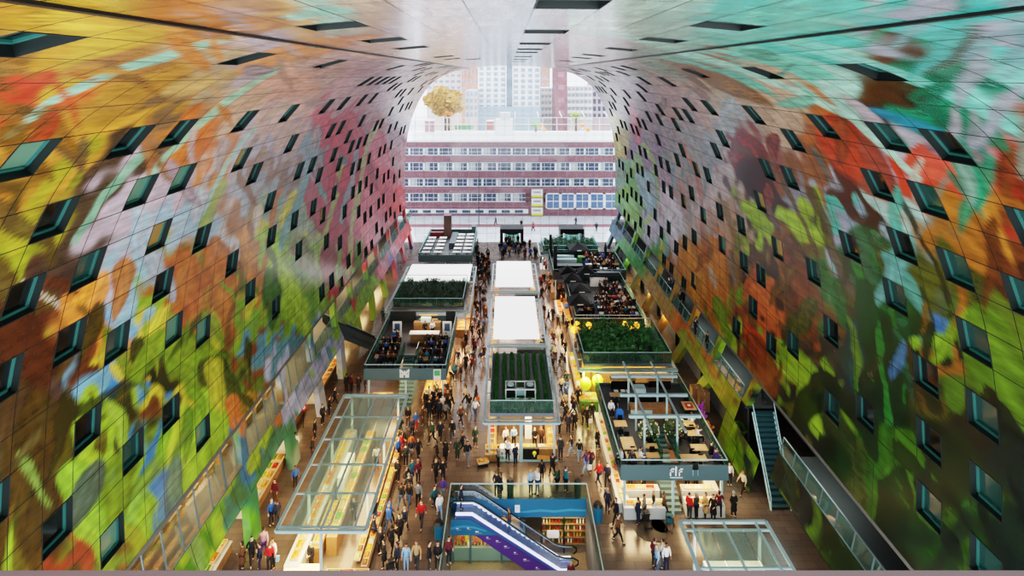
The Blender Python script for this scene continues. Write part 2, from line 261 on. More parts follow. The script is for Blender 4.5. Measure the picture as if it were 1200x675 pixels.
def grid_mesh(name, s_rows, rowsub, side, skip, cols=(0, NC), rowbase=0):
    """painted panel field: s_rows = arc positions of the row edges, skip = set of (row, col) cells left open for windows"""
    ss, rid, vv = [], [], []
    for i in range(len(s_rows)-1):
        for k in range(rowsub):
            ss.append(s_rows[i]+(s_rows[i+1]-s_rows[i])*k/rowsub); rid.append(i); vv.append(rowbase+i+k/rowsub)
    ss.append(s_rows[-1]); vv.append(rowbase+len(s_rows)-1)
    ys, cid, uu = [], [], []
    for j in range(*cols):
        q = ysub(j)
        for k in range(q): ys.append(YN+(j+k/q)*CW); cid.append(j); uu.append(j+k/q)
    ys.append(YN+cols[1]*CW); uu.append(cols[1])
    ss, ys, vv, uu = map(np.array, (ss, ys, vv, uu)); rid = np.array(rid); cid = np.array(cid)
    X, Z = prof(ss, side); nr, nc = len(ss), len(ys)
    VX3 = np.repeat(X, nc); VZ3 = np.repeat(Z, nc); VY3 = np.tile(ys, nr)
    idx = np.arange(nr*nc).reshape(nr, nc); q = np.stack([idx[:-1, :-1], idx[:-1, 1:], idx[1:, 1:], idx[1:, :-1]], -1)
    keep = np.ones((nr-1, nc-1), bool)
    for i, j in skip: keep &= ~((rid[:, None] == i) & (cid[None, :] == j))
    q = q[keep]
    me = bpy.data.meshes.new(name); nf = len(q)
    me.vertices.add(nr*nc); me.vertices.foreach_set('co', np.stack([VX3, VY3, VZ3], -1).ravel())
    me.loops.add(nf*4); me.polygons.add(nf); me.loops.foreach_set('vertex_index', q.ravel().astype(np.int32)); me.polygons.foreach_set('loop_start', np.arange(0, nf*4, 4, dtype=np.int32))
    me.update(calc_edges=True); me.polygons.foreach_set('use_smooth', np.ones(nf, bool))
    a = me.color_attributes.new('mural', 'FLOAT_COLOR', 'POINT'); c = np.ones((nr*nc, 4)); c[:, :3] = mural(VX3, VY3, VZ3); a.data.foreach_set('color', c.ravel())
    u = me.uv_layers.new(name='cells'); U = np.tile(uu, nr); V = np.repeat(vv, nc); l = q.ravel(); u.data.foreach_set('uv', np.stack([U[l], V[l]], -1).ravel())
    me.materials.append(VMC if name == 'ceiling' else VM); o = bpy.data.objects.new(name, me); COL.objects.link(o); return struct(o)
# ---- windows: pixel positions where the photo shows them near by, a staggered scatter further off
WL = """28,62 268,75 367,79 22,177 152,157 218,147 286,136 346,127 386,121 229,195 178,207 293,175 345,160 295,213 352,191 368,184 60,245 121,292 181,267 184,322 227,297 42,325 96,372 144,405 246,388 267,321 18,415 97,450 317,245 318,283 347,262 349,296 291,347 134,486 204,482 242,502 158,534 67,540 3,597 65,627 133,634 92,668 320,365 365,245 372,210 205,395"""
WR = """998,78 879,30 875,81 811,83 952,138 1025,148 1098,158 883,128 826,122 844,153 934,176 1008,195 1063,207 900,205 924,210 812,144 845,185 818,202 832,210 1177,240 1053,264 1119,288 1188,317 998,293 1046,319 955,317 1141,367 890,235 912,291 867,263 892,316 978,383 1087,402 1139,430 931,395 905,417 1097,474 1020,476 979,493 1070,517 1165,527 1097,617 1167,610 1140,655 842,240 850,290 868,310 880,345 865,380 835,265 822,245"""
SD = np.linspace(S_GAL, 2*S_TOP-S_GAL, 3000)
def cell_of(px, py, side):
    X, Z = prof(SD, side); an = np.arctan2(X, HC-Z); t = math.atan2((px-VX), (py-VY)); k = int(np.argmin(np.abs(an-t)))
    Y = F*math.hypot(X[k], HC-Z[k])/math.hypot(px-VX, py-VY); s = SD[k]; j = int((Y-YN)//CW)
    if s < S_JOINT: return side, int((s-S_GAL)//CHW), j
    if s < 2*S_TOP-S_JOINT:
        i = int((s-S_JOINT)//CHC); return 0, (i if side < 0 else NR_C-1-i), j
    return -side, int((2*S_TOP-S_GAL-s)//CHW), j
WIN = set()
for side, W in ((-1, WL), (1, WR)):
    for t in W.split():
        c = cell_of(*map(float, t.split(',')), side)
        if 0 <= c[2] < NC-1:
            for d in (0, 1, -1, None):
                if d is None: break
                if not any((c[0], c[1]+d+a, c[2]+b_) in WIN for a in (-1, 0, 1) for b_ in (-1, 0, 1)) and 0 <= c[1]+d < (NR_W if c[0] else NR_C): WIN.add((c[0], c[1]+d, c[2])); break
def free(sd, i, j): return not any((sd, i+a, j+b) in WIN for a in (-1, 0, 1) for b in (-1, 0, 1))
for sd in (-1, 1):
    for i0 in range(0, NR_W, 2):
        for j in range(26, NC-2):
            Y = YN+(j+.5)*CW; i = i0+random.choice((0, 0, 1)); 
            if i >= NR_W: continue
            s = S_GAL+(i+.5)*CHW; X, Z = (float(v) for v in prof(s, sd)); px = VX+F*X/Y; py = VY+F*(HC-Z)/Y
            lim = (px > 372 and sd < 0) or (px < 822 and sd > 0)
            if lim and random.random() < .62 and free(sd, i, j): WIN.add((sd, i, j))
for px, py in [(645,9),(625,38.5),(613,50.5),(612,57),(607,61.5),(605,66),(603,69.5),(602,72),(402,27),(464,46.5),(500,55.5),(784,48.5),(735,57.5),(528,66),(547,70),(690,69),(672,72),(520,70),(705,66)]:
    c = cell_of(px, py, -1 if px < 640 else 1)
    if c[0] == 0 and 0 <= c[2] < NC-1: WIN.add(c)
rows_w = [S_GAL+CHW*i for i in range(NR_W+1)]; rows_c = [S_JOINT+CHC*i for i in range(NR_C+1)]
grid_mesh('wall_left', rows_w, 10, -1, {(i, j) for s, i, j in WIN if s == -1})
grid_mesh('wall_right', rows_w, 10, 1, {(i, j) for s, i, j in WIN if s == 1})
grid_mesh('ceiling', rows_c, 6, -1, {(i, j) for s, i, j in WIN if s == 0})
M_rev = mat('window_reveal', '1a2221', .45); M_edge = mat('window_edge', '2f625c', .4); M_dark = mat('dark_metal', '1a1d1f', .4, .3)
panes = [mat('pane_dark', '07100f', .08, spec=.8), mat('pane_teal', '1b3c38', .1, spec=.8), mat('pane_lit', '4a6a58', .15, emit='7a9a80', es=.12), mat('pane_warm', '5a4a30', .2, emit='c89a50', es=.2)]
def win_mesh(h):
    a, b, d = CW/2, h/2, .42; f = MB()
    f.m = 0
    for x0, x1, y0, y1 in ((-a,a,-b,-b+.03),(-a,a,b-.03,b),(-a,-a+.03,-b,b),(a-.03,a,-b,b)): f.box(x0, x1, y0, y1, -.02, d)
    for x0, x1, y0, y1 in ((-a-.12,a+.12,-b-.12,-b),(-a-.12,a+.12,b,b+.12),(-a-.12,-a,-b,b),(a,a+.12,-b,b)): f.box(x0, x1, y0, y1, .03, .12)
    f.m = 1
    for x0, x1, y0, y1 in ((-a+.03,a-.03,-b+.03,-b+.16),(-a+.03,a-.03,b-.1,b-.03),(-a+.03,-a+.15,-b+.03,b-.03),(a-.13,a-.03,-b+.03,b-.03)): f.box(x0, x1, y0, y1, d-.16, d-.02)
    p = MB(); p.box(-a+.03, a-.03, -b+.03, b-.03, d-.1, d-.04)
    return f.mesh('frame', [M_rev, M_edge]), [p.mesh('pane', q) for q in panes]
WME = {0: win_mesh(CHC), 1: win_mesh(CHW)}
for n, (sd, i, j) in enumerate(sorted(WIN), 1):
    if sd == 0: s = S_JOINT+(i+.5)*CHC; X, Z = prof(s, -1); X1, Z1 = prof(s+.3, -1); up = Vector((float(X1-X), 0, float(Z1-Z))).normalized(); fr, ps = WME[0]
    else: s = S_GAL+(i+.5)*CHW; X, Z = prof(s, sd); X1, Z1 = prof(s+.3, sd); up = Vector((float(X1-X), 0, float(Z1-Z))).normalized(); fr, ps = WME[1]
    e = bpy.data.objects.new('window_%d' % n, None); COL.objects.link(e); struct(e)
    ax = Vector((0, 1, 0)); nz = ax.cross(up)
    c = Vector((float(X), YN+(j+.5)*CW, float(Z)))
    if nz.dot(c-Vector((X0, c.y, 18))) < 0: ax = -ax; nz = -nz
    m = Matrix((ax, up, nz)).transposed().to_4x4(); m.translation = c; e.matrix_world = m
    obj('frame', fr, e); r = random.random()
    obj('pane', ps[0 if r < (.55 if sd < 0 else .4) or sd == 0 else 1 if r < .8 else 2 if r < .93 else 3], e)
NWIN = len(WIN)
q = [(X0+w+.95, z) if z < 25 else (X0+w*1.04+.2, z+.95) for w, z in DP[::8] if z > 6.9]; q = q+[(2*X0-x, z) for x, z in q[::-1]]; b = MB()
for (xa, za), (xb, zb) in zip(q[:-1], q[1:]): b.quad((xa, YN, za), (xa, YF, za), (xb, YF, zb), (xb, YN, zb))
struct(b.build('ceiling_outer', mat('outer_shell', '3a3a3c', .8)))
# dark movement joints between ceiling and walls
for k, sd in enumerate((-1, 1), 1):
    X, Z = prof(S_JOINT, sd); X2, Z2 = prof(S_JOINT+.3, sd); b = MB(); d = Vector((float(X2-X), 0, float(Z2-Z))).normalized()
    b.bar((float(X), YN, float(Z)-.0), (float(X), YF, float(Z)-.0), .26, .1); struct(b.build('trim_%d' % k, M_dark))
# ================================================================ FLOOR, LOWER WALLS, END GLASS, OUTSIDE
def floor_mat():
    m = bpy.data.materials.new('floor_tiles'); m.use_nodes = True; nt = m.node_tree; b = nt.nodes['Principled BSDF']; N = nt.nodes.new; L = nt.links.new
    tc = N('ShaderNodeTexCoord'); br = N('ShaderNodeTexBrick'); br.inputs['Scale'].default_value = 1; br.inputs['Brick Width'].default_value = 1.2; br.inputs['Row Height'].default_value = .6; br.inputs['Mortar Size'].default_value = .008
    br.inputs['Color1'].default_value = (*lin('6e6258'), 1); br.inputs['Color2'].default_value = (*lin('605650'), 1); br.inputs['Mortar'].default_value = (*lin('3c342e'), 1); L(tc.outputs['Object'], br.inputs['Vector'])
    n = N('ShaderNodeTexNoise'); n.inputs['Scale'].default_value = .35; n.inputs['Detail'].default_value = 5; L(tc.outputs['Object'], n.inputs['Vector'])
    rp = N('ShaderNodeValToRGB'); rp.color_ramp.elements[0].position = .35; rp.color_ramp.elements[1].position = .7; rp.color_ramp.elements[0].color = (.72, .72, .74, 1); rp.color_ramp.elements[1].color = (1.15, 1.12, 1.08, 1); L(n.outputs['Fac'], rp.inputs['Fac'])
    mx = N('ShaderNodeMix'); mx.data_type = 'RGBA'; mx.blend_type = 'MULTIPLY'; mx.inputs['Factor'].default_value = 1; L(br.outputs['Color'], mx.inputs['A']); L(rp.outputs['Color'], mx.inputs['B']); L(mx.outputs['Result'], b.inputs['Base Color'])
    b.inputs['Roughness'].default_value = .2; b.inputs['Specular IOR Level'].default_value = .6
    return m
PX0, PX1, PYB, PYN, PZ = -4.25, 6.05, 45.4, 33.0, -4.6      # escalator pit
FM = floor_mat(); f = MB()
for x0, x1, y0, y1 in ((-27, PX0, 24, YF), (PX1, 27, 24, YF), (PX0, PX1, PYB, YF), (PX0, PX1, 24, PYN)): f.box(x0, x1, y0, y1, -.35, 0)
struct(f.build('floor', FM))
g = MB(); g.box(-160, 160, YF, 420, -.4, 0); struct(g.build('ground', mat('plaza_paving', 'b4b6bc', .6, noise=.25, nscale=.4)))
g = MB(); g.box(-60, 60, 126.2, 128.6, 0, .02); struct(g.build('ground_strip', mat('red_paving', '7a4a50', .7, noise=.2, nscale=.6)))
# painted band, gallery, legs and shops along both sides
M_con = mat('grey_plaster', '6a6660', .7, noise=.15); M_steel = mat('stall_steel', 'a8c4c8', .38, .1); M_white = mat('white_lacquer', 'e8e6e2', .4); M_glass = glass_mat('clear_glass', 'e6f4ee', .9)
M_glassg = glass_mat('green_glass', 'b8dcd0', .86, haze=.06, hcol='a8d8c8'); M_lamp = mat('lamp_tube', 'ffffff', .5, emit='fff2dc', es=6); M_warm = mat('warm_plaster', 'd8a050', .6, noise=.15); M_wood = mat('oak', 'b98a55', .5, noise=.3, nscale=4)
M_darkwall = mat('dark_wall', '2a2c2c', .7); M_shut = mat('shutter', 'a8abad', .45, .3, noise=.2, nscale=3)
def seg_mesh(name, pts, y_rng, side):      # painted sloping pillar between (s,Y) corners
    return None
BAND_N = 0
for side, nm in ((-1, 'left'), (1, 'right')):
    j0 = int((31-YN)//CW) if side < 0 else int((29-YN)//CW)
    if side < 0: grid_mesh('wall_left_lower', [S_BAND0, S_BAND1], 8, side, set(), (j0, NC))
    else:
        grid_mesh('wall_right_lower', [S_BAND0, S_BAND1], 8, side, set(), (j0, 22)); grid_mesh('wall_right_lower', [S_BAND0, S_BAND1], 8, side, set(), (26, NC)); grid_mesh('wall_right_foot', [0.02, S_BAND0/2, S_BAND0], 8, side, set(), (23, 27))
    Y0 = YN+j0*CW
    # gallery floor, back wall, soffit
    xf = X0+side*w_at_z(4.4); xo = side*26.5; b = MB()
    if side < 0: b.box(min(xf, xo), max(xf, xo), Y0, YF, 4.1, 4.38)
    else: b.box(xf, xo, Y0, 43.6, 4.1, 4.38); b.box(22.8, xo, 43.6, 50.4, 4.1, 4.38); b.box(xf, xo, 50.4, YF, 4.1, 4.38)
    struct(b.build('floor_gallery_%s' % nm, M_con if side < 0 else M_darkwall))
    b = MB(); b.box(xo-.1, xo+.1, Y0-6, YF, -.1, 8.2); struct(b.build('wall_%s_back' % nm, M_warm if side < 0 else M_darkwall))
    b = MB(); xg = X0+side*w_at_z(7.0); b.box(min(xg, xo), max(xg, xo), Y0-6, YF, 7.0, 7.25); struct(b.build('ceiling_gallery_%s' % nm, M_con))
# legs: leaning painted pillars from the band down to the floor
def leg(n, side, Ya, Yb, wd=1.3, z0=0, z1=2.6, m=VM, lean=0.):
    ss = np.linspace(s_at_z(z0+.01), s_at_z(z1), 9); X, Z = prof(ss, side); V = []; Fc = []; nu = 7
    for k in range(9):
        t = k/8; yc = Ya+(Yb-Ya)*t
        for u in range(nu): V.append((X[k], yc+wd*(u/(nu-1)-.5), Z[k]))
    off = len(V)
    V2 = [(x+side*.55, y, z) for x, y, z in V]
    for k in range(8):
        for u in range(nu-1): a = k*nu+u; Fc += [(a, a+1, a+nu+1, a+nu), (off+a+nu, off+a+nu+1, off+a+1, off+a)]
        a = k*nu; Fc += [(a, a+nu, off+a+nu, off+a)]; a += nu-1; Fc += [(a+nu, a, off+a, off+a+nu)]
    me = bpy.data.meshes.new('leg'); me.from_pydata(V+V2, [], Fc); A = np.array(V+V2)
    at = me.color_attributes.new('mural', 'FLOAT_COLOR', 'POINT'); c = np.ones((len(A), 4)); c[:, :3] = mural(A[:, 0], A[:, 1], A[:, 2]); at.data.foreach_set('color', c.ravel())
    u = me.uv_layers.new(name='cells'); u.data.foreach_set('uv', np.full(len(me.loops)*2, .5)); me.materials.append(m)
    o = bpy.data.objects.new('trim_%d' % n, me); COL.objects.link(o); struct(o)
n = 10
for side, L_ in ((-1, [(41.5,42.7),(49.5,50.6),(57,58),(64,66),(72,73),(79,81),(87,88),(95,97),(103,104),(111,112)]), (1, [(52,50.4),(60,58.4),(67.5,66),(75,73.4),(82,81),(90,88.5),(98,96.6),(106,104.6),(112,111)])):
    for a, c in L_: leg(n, side, a, c, 1.5); n += 1
    for a, c in L_[::1]: leg(n, side, c+.3, c+(.9 if side < 0 else -.9), .9, 4.4, 7.0); n += 1
# gallery glazing (left: full height panes with mullions; right: balustrade)
wn = NWIN+1
def pane_strip(side, ya, yb, z0, z1, inset=.05):
    global wn
    e = bpy.data.objects.new('window_%d' % wn, None); COL.objects.link(e); struct(e); wn += 1; e.location = (X0+side*w_at_z(z0), ya, z0)
    x0, x1 = X0+side*(w_at_z(z0)+inset), X0+side*(w_at_z(z1)+inset); g = MB(); fr = MB(); k = max(1, round((yb-ya)/1.75))
    g.add([(x0, ya, z0), (x0, yb, z0), (x1, yb, z1), (x1, ya, z1)], [(0, 1, 2, 3)])
    for i in range(k+1):
        y = ya+(yb-ya)*i/k; fr.bar((x0, y, z0), (x1, y, z1), .07)
    fr.bar((x0, ya, z0), (x0, yb, z0), .08); fr.bar((x1, ya, z1), (x1, yb, z1), .08)
    g.build('pane', M_glassg if z1 < 6.5 else M_glass, e, world=True); fr.build('frame', mat('gallery_frame', '66757a', .4, .2), e, world=True)
for a in np.arange(31.5, 112, 8.75): pane_strip(-1, a, a+8.6, 4.4, 6.95 if a < 56 else 5.6)
pane_strip(1, 29.5, 44.0, 4.4, 5.55)
for a in np.arange(51.3, 112, 8.75): pane_strip(1, a, a+8.6, 4.4, 5.55)
# gallery lamps
lampn = [0]
for side, ys in ((-1, (36.5, 41, 45.5, 53, 62, 71, 80, 89, 98, 107)), (1, (40.2, 45.4, 54, 59, 68, 77, 86, 95, 104))):
    for y in ys:
        x = X0+side*(w_at_z(6.8)+.7); t = thing('ceiling_tube_lamp', 'bright tube lamp under the %s gallery ceiling' % ('left' if side < 0 else 'right'), 'lamp', (x, y, 6.85), group='gallery tube lamps')
        b = MB(); b.box(x-.22, x+.22, y-.9, y+.9, 6.88, 6.99); b.build('housing', M_dark, t, world=True)
        b = MB(); b.box(x-.17, x+.17, y-.8, y+.8, 6.82, 6.88); b.build('tube', M_lamp, t, world=True)
# far glass end wall on a net of cables
e = bpy.data.objects.new('window_900', None); COL.objects.link(e); struct(e); e.location = (X0, YF, 0)
pl = [(X0+w, z) for w, z in DP[::6]]+[(X0-w, z) for w, z in DP[::-6]]
g = MB(); g.add([(x, YF, z) for x, z in pl], [tuple(range(len(pl)))]); g.build('pane', glass_mat('facade_glass', 'f4f8fa', .95, haze=.09, hcol='f8f6ff'), e, world=True)  # diffuse white mixed into this glass imitates a veil of reflections
c = MB()
for x in np.arange(-19.35, 21, 1.72):
    w = abs(x-X0); zz = [z for (ww, z) in DP if ww >= w]
    if zz: c.bar((x, YF-.02, min(zz)), (x, YF-.02, max(zz)), .045)
for z in np.arange(1.7, 33.6, 1.72):
    w = w_at_z(z); c.bar((X0-w, YF-.02, z), (X0+w, YF-.02, z), .045)
c.build('cable_net', mat('cable', '8a8f98', .4, .4), e, world=True)
# entrance portals
for k, (a, b_, yt, lab) in enumerate(((586, 613.5, 267, 'black revolving door portal in the glass end wall, centre'), (656, 684, 267, 'black revolving door portal right of the centre one, behind the planted roof'))):
    y = YF-1.5; xa, xb = (a-VX)*y/F, (b_-VX)*y/F; z = HC-(yt-VY)*y/F; t = thing('entrance_portal', lab, 'door', ((xa+xb)/2, y, 0), group=None)
    b = MB(); b.box(xa, xa+.55, y-1, YF+.8, 0, z); b.box(xb-.55, xb, y-1, YF+.8, 0, z); b.box(xa+.55, xb-.55, y-1, YF+.8, z-.75, z); b.build('portal_frame', M_dark, t, world=True)
    b = MB(); cx = (xa+xb)/2; r = (xb-xa)/2-.8
    for i in range(12):
        an = 2*PI*i/12; an2 = 2*PI*(i+1)/12
        if i == 6: b.build('drum_glass', M_glassg, t, world=True); b = MB()
        if i in (5, 11): continue
        p = [(cx+r*math.cos(q), y+.3+r*.5*math.sin(q)) for q in (an, an2)]; b.quad((*p[0], 0), (*p[1], 0), (*p[1], z-.9), (*p[0], z-.9))
    b.build('drum_glass', M_glassg, t, world=True)
    for q in range(3):
        b = MB(); an = q*2*PI/3+.4; b.bar((cx, y+.3, z-1.1), (cx+r*.9*math.cos(an), y+.3+.5*r*math.sin(an), z-1.1), .1); b.bar((cx, y+.3, .1), (cx+r*.9*math.cos(an), y+.3+.5*r*math.sin(an), .1), .1); b.bar((cx+r*.9*math.cos(an), y+.3+.5*r*math.sin(an), .1), (cx+r*.9*math.cos(an), y+.3+.5*r*math.sin(an), z-1.1), .08); b.build('door_wing', M_dark, t, world=True)
    b = MB(); b.cyl((cx, y+.3, z-1.0), (cx, y+.3, z-.76), r, 20); b.build('drum_cap', M_dark, t, world=True)
# ---------------- outside
YB = 136.; S_ = F/YB
def bx(px): return (px-VX)/S_
def bz(py): return HC-(py-VY)/S_
M_brick = mat('purple_brick', '7a4f58', .8, noise=.25, nscale=1.2); M_wfr = mat('white_window_frame', 'e6e8ee', .5); M_bpane = mat('office_pane', '34465e', .2, spec=.4); M_bpane2 = mat('office_blind', 'a8b4b4', .4); M_stone = mat('pale_stone', 'd8d4d4', .7)
t = thing('office_building', 'long purple brick office building with white window bands across the street', 'building', (0, YB, 0))
b = MB(); xl, xr = bx(440), bx(770); zt = bz(166.5)
rows = [(173, 182.2), (190.3, 200.5), (208.7, 218.8), (226.3, 236.8)]
edges = [zt]+[v for r_ in rows for v in (bz(r_[0]), bz(r_[1]))]
for k in range(0, len(edges), 2):
    zlo = edges[k+1] if k+1 < len(edges) else 0
    b.box(xl, xr, YB, YB+.6, zlo, edges[k])
b.box(xl, xr, YB+.6, YB+13, 0, zt-.4); b.build('brick_wall', M_brick, t, world=True)
pitch = 17.15
for (ya, yb) in rows:
    for k in range(-2, 19):
        xa = 478.5+pitch*(k-.0); xb = xa+pitch
        if ya > 220 and xa > 612: break
        big = 0
        fr = MB(); X_a, X_b = bx(xa), bx(xb); z1, z0 = bz(ya), bz(yb)
        for u in (X_a, X_a+(X_b-X_a)*.3, X_a+(X_b-X_a)*.72): fr.box(u, u+(.42 if u == X_a else .07), YB+.1, YB+.3, z0, z1)
        fr.box(X_a, X_b, YB+.1, YB+.3, z0, z0+.14); fr.box(X_a, X_b, YB+.1, YB+.3, z1-.14, z1); fr.box(X_a, X_b, YB+.15, YB+.28, z0+(z1-z0)*.44, z0+(z1-z0)*.47)
        fo = fr.build('window', M_wfr, t, world=True)
        p = MB(); p.m = 0; q = X_a+(X_b-X_a)*random.choice((.3, .6, 0, .0, .45)); p.box(X_a, X_b, YB+.35, YB+.4, z0, z1); p.m = 1
        if q > X_a: p.box(X_a+.3, q, YB+.32, YB+.35, z0, z1)
        po = p.build('pane', [M_bpane, M_bpane2], fo); po.matrix_parent_inverse = Matrix()
for k in range(5):     # tall shop windows on the right
    xa = 639.5+pitch*k; fr = MB(); X_a, X_b = bx(xa), bx(xa+pitch); z1, z0 = bz(226.3), bz(245)
    b = MB()
    for u, wd in ((X_a, .3), ((X_a+X_b)/2, .12), (X_b-.3, .3)): fr.box(u, u+wd, YB-.12, YB, z0, z1)
    fr.box(X_a, X_b, YB-.12, YB, z0, z0+.25); fr.box(X_a, X_b, YB-.12, YB, z1-.25, z1); fr.box(X_a, X_b, YB-.1, YB, (z0+z1)/2-.08, (z0+z1)/2+.08); fo = fr.build('window', M_wfr, t, world=True)
    p = MB(); p.box(X_a, X_b, YB-.06, YB-.03, z0, z1); p.build('pane', mat('shop_pane', '4a6690', .15, spec=.8), fo)
fr = MB(); fr.box(bx(470), bx(619), YB-.1, YB, bz(250), bz(245)); o = fr.build('plinth_window', M_wfr, t, world=True)
for k in range(9):
    p = MB(); xa = bx(480+15.4*k); p.box(xa, xa+1.9, YB-.16, YB-.1, bz(249.3), bz(246)); p.build('pane', M_bpane, o)
b = MB(); b.box(xl, xr, YB-.05, YB+.6, zt, zt+.3); b.build('roof_edge', M_stone, t, world=True)
M_yel = mat('yellow_print', 'e8d820', .5); M_grey = mat('grey_print', '8a9098', .5)
for k in range(3):
    t2 = thing('billboard_sign', '%s of three stacked white boards with yellow base on the brick facade' % ('top', 'middle', 'lowest')[k], 'sign', (bx(629), YB-.3, bz(252)), group=None)
    z1, z0 = bz(221.6+10.6*k), bz(231.2+10.6*k); b = MB(); b.box(bx(622.6), bx(636), YB-.35, YB-.2, z0, z1); b.build('board', M_white, t2, world=True)
    b = MB(); b.box(bx(622.6), bx(636), YB-.38, YB-.35, z0, z0+(z1-z0)*.26); b.build('yellow_base', M_yel, t2, world=True)
    b = MB(); b.box(bx(625), bx(633.5), YB-.38, YB-.35, z0+(z1-z0)*.55, z0+(z1-z0)*.75); b.build('print', M_grey, t2, world=True)
# roof terrace
t = thing('roof_terrace', 'white roof terrace with glass screens on top of the brick office building', 'terrace', (0, YB+4, zt))
zd = zt-.3
b = MB(); b.box(xl, xr, YB+.6, YB+30, zd-.2, zd+.02); b.build('deck', M_white, t, world=True)
g = MB(); g.box(bx(482), bx(722), YB+.9, YB+.94, zd, bz(155)); g.build('front_screen', glass_mat('frosted_glass', 'ffffff', .95, haze=.5, hcol='f8faff'), t, world=True)
fr = MB()
for k in range(15): x = bx(484+17*k); fr.bar((x, YB+3, zd), (x, YB+3, bz(139)), .12)
for yy in (139, 147): fr.bar((bx(484), YB+3, bz(yy)), (bx(722), YB+3, bz(yy)), .12)
for k in range(5): fr.bar((bx(604+28*k), YB+3, bz(139)), (bx(604+28*k), YB+10, bz(134)), .12)
fr.build('screen_frame', M_white, t, world=True)
def out_box(name, label, cat, x0, x1, y0, y1, Y, d, m, parts=None, grp=None):
    t = thing(name, label, cat, ((x0+x1-2*VX)/2*Y/F, Y, HC-(y1-VY)*Y/F), group=grp)
    b = MB(); b.box((x0-VX)*Y/F, (x1-VX)*Y/F, Y, Y+d, HC-(y1-VY)*Y/F, HC-(y0-VY)*Y/F); b.build('body', m, t, world=True); return t
def lid(t, x0, x1, y0, y1, Y, m, nm='cap'):
    b = MB(); b.box((x0-VX)*Y/F, (x1-VX)*Y/F, Y-.15, Y+2.2, HC-(y1-VY)*Y/F, HC-(y0-VY)*Y/F); b.build(nm, m, t, world=True)
YT = YB+6
tt = out_box('roof_hut', 'dark pink hut on the roof terrace, far left', 'hut', 498, 507.5, 142, 157, YT, 3, mat('pink_brick', 'a07078', .7)); lid(tt, 497, 508.5, 140.5, 142, YT, M_stone)
tt = out_box('roof_hut', 'small red brick chimney block in the middle of the roof terrace', 'hut', 570.5, 578, 142.5, 152, YT, 2, mat('red_brick', 'a85848', .7)); lid(tt, 570, 578.6, 141.2, 142.5, YT, M_stone)
tt = out_box('plant_room', 'white blocky plant room on the roof terrace beside the red block', 'hut', 580, 601, 140, 160, YT-2, 3, M_white); lid(tt, 586, 598, 132, 140, YT-2, mat('pale_grey', 'c8ccd2', .6), 'upper_box')
for k in range(3):
    tt = out_box('planter', '%s of three green hedge planters on the roof terrace' % ('left', 'middle', 'right')[k], 'planter', 533+7.4*k, 539.6+7.4*k, 147, 154, YT-1, 1.2, mat('hedge_green', '4a8a50', .8, noise=.4, nscale=3)); lid(tt, 532.6+7.4*k, 540+7.4*k, 152, 154.2, YT-1.1, M_stone, 'trough')
for k, (px, py) in enumerate(((634.5, 147), (637, 152), (682.5, 147), (689, 152))):
    t2 = thing('lounge_ball_lamp', 'orange lounge seat on the roof terrace, %s from the left' % ('first', 'second', 'third', 'fourth')[k], 'seat', PY(px, py+4, YT-1))
    c = PY(px, py, YT-1); b = MB(); b.ball(c, .55, 10, 7); b.build('shell', mat('orange_shell', 'f08030', .5), t2, True, world=True); b = MB(); b.cyl(c-Vector((0,0,.9)), c-Vector((0,0,.4)), .2); b.build('foot', M_white, t2, world=True); t2.name = 'lounge_seat'
# towers and trees behind
def tower(label, x0, x1, y0, Y, d, m, cols, rws, yb=170, wcol=M_bpane, gap=None, wr=(.6, .62), balc=None, top=None):
    k = Y/F; t = thing('apartment_tower', label, 'building', ((x0+x1-2*VX)/2*k, Y, 0)); b = MB(); X_a, X_b = (x0-VX)*k, (x1-VX)*k; zt = HC-(y0-VY)*k; zb = HC-(yb-VY)*k
    b.box(X_a, X_b, Y, Y+d, 0, zt); b.build('wall', m, t, world=True); dx = (X_b-X_a)/cols; dz = (zt-zb)/rws
    wm = MB(); wm.box(-dx*wr[0]/2, dx*wr[0]/2, -.1, .05, -dz*wr[1]/2, dz*wr[1]/2); wm.box(-.06, .06, -.16, -.1, -dz*wr[1]/2, dz*wr[1]/2); me = wm.mesh('window', wcol)
    for i in range(cols):
        for j in range(rws):
            obj('window', me, t, (X_a+dx*(i+.5)-t.location.x, 0, zt-dz*(j+.5)))
    if balc:
        bm_ = MB(); bm_.box(-dx*.48, dx*.48, -.9, 0, -.1, .1); bm_.box(-dx*.48, dx*.48, -.9, -.8, .1, .9); me = bm_.mesh('balcony', balc)
        for i in range(cols):
            for j in range(rws): obj('balcony', me, t, (X_a+dx*(i+.5)-t.location.x, -.05, zt-dz*(j+.98)))
    return t
M_wt = mat('white_tower', 'f0eef0', .7); M_ob = mat('orange_brick', 'c88a70', .8, noise=.2, nscale=.6); M_pb = mat('brown_brick', '8a5a60', .8, noise=.2, nscale=.6); M_pw = mat('tower_pane', '8aa0b8', .2, spec=.8)
tower('white gridded tower, left half, behind the roof terrace', 560, 593.6, 20, 196, 16, M_wt, 4, 17, 128, M_pw)
tower('white gridded tower, right half, beside the dark slit', 600.5, 633.5, 20, 196, 16, M_wt, 4, 17, 131, M_pw)
tower('narrow grey glass core between the two white tower halves', 593.6, 600.5, 20, 199, 12, mat('grey_core', '8a98a4', .3), 1, 17, 131, M_pw, wr=(.8, .7))
tower('low grey glass base building under the white tower', 560, 634, 126, 190, 5.5, mat('grey_base', '9ab0bc', .4), 9, 2, 140, M_pw, wr=(.8, .6))
tower('orange brick block left of the white tower', 541, 559, 30, 230, 16, M_ob, 4, 10, 130, M_pw, wr=(.5, .5))
tower('pale white flats behind the yellow tree, far left', 500, 541, 78, 250, 14, mat('pale_flats', 'e0d4d0', .7), 6, 6, 120, M_pw, wr=(.6, .45))
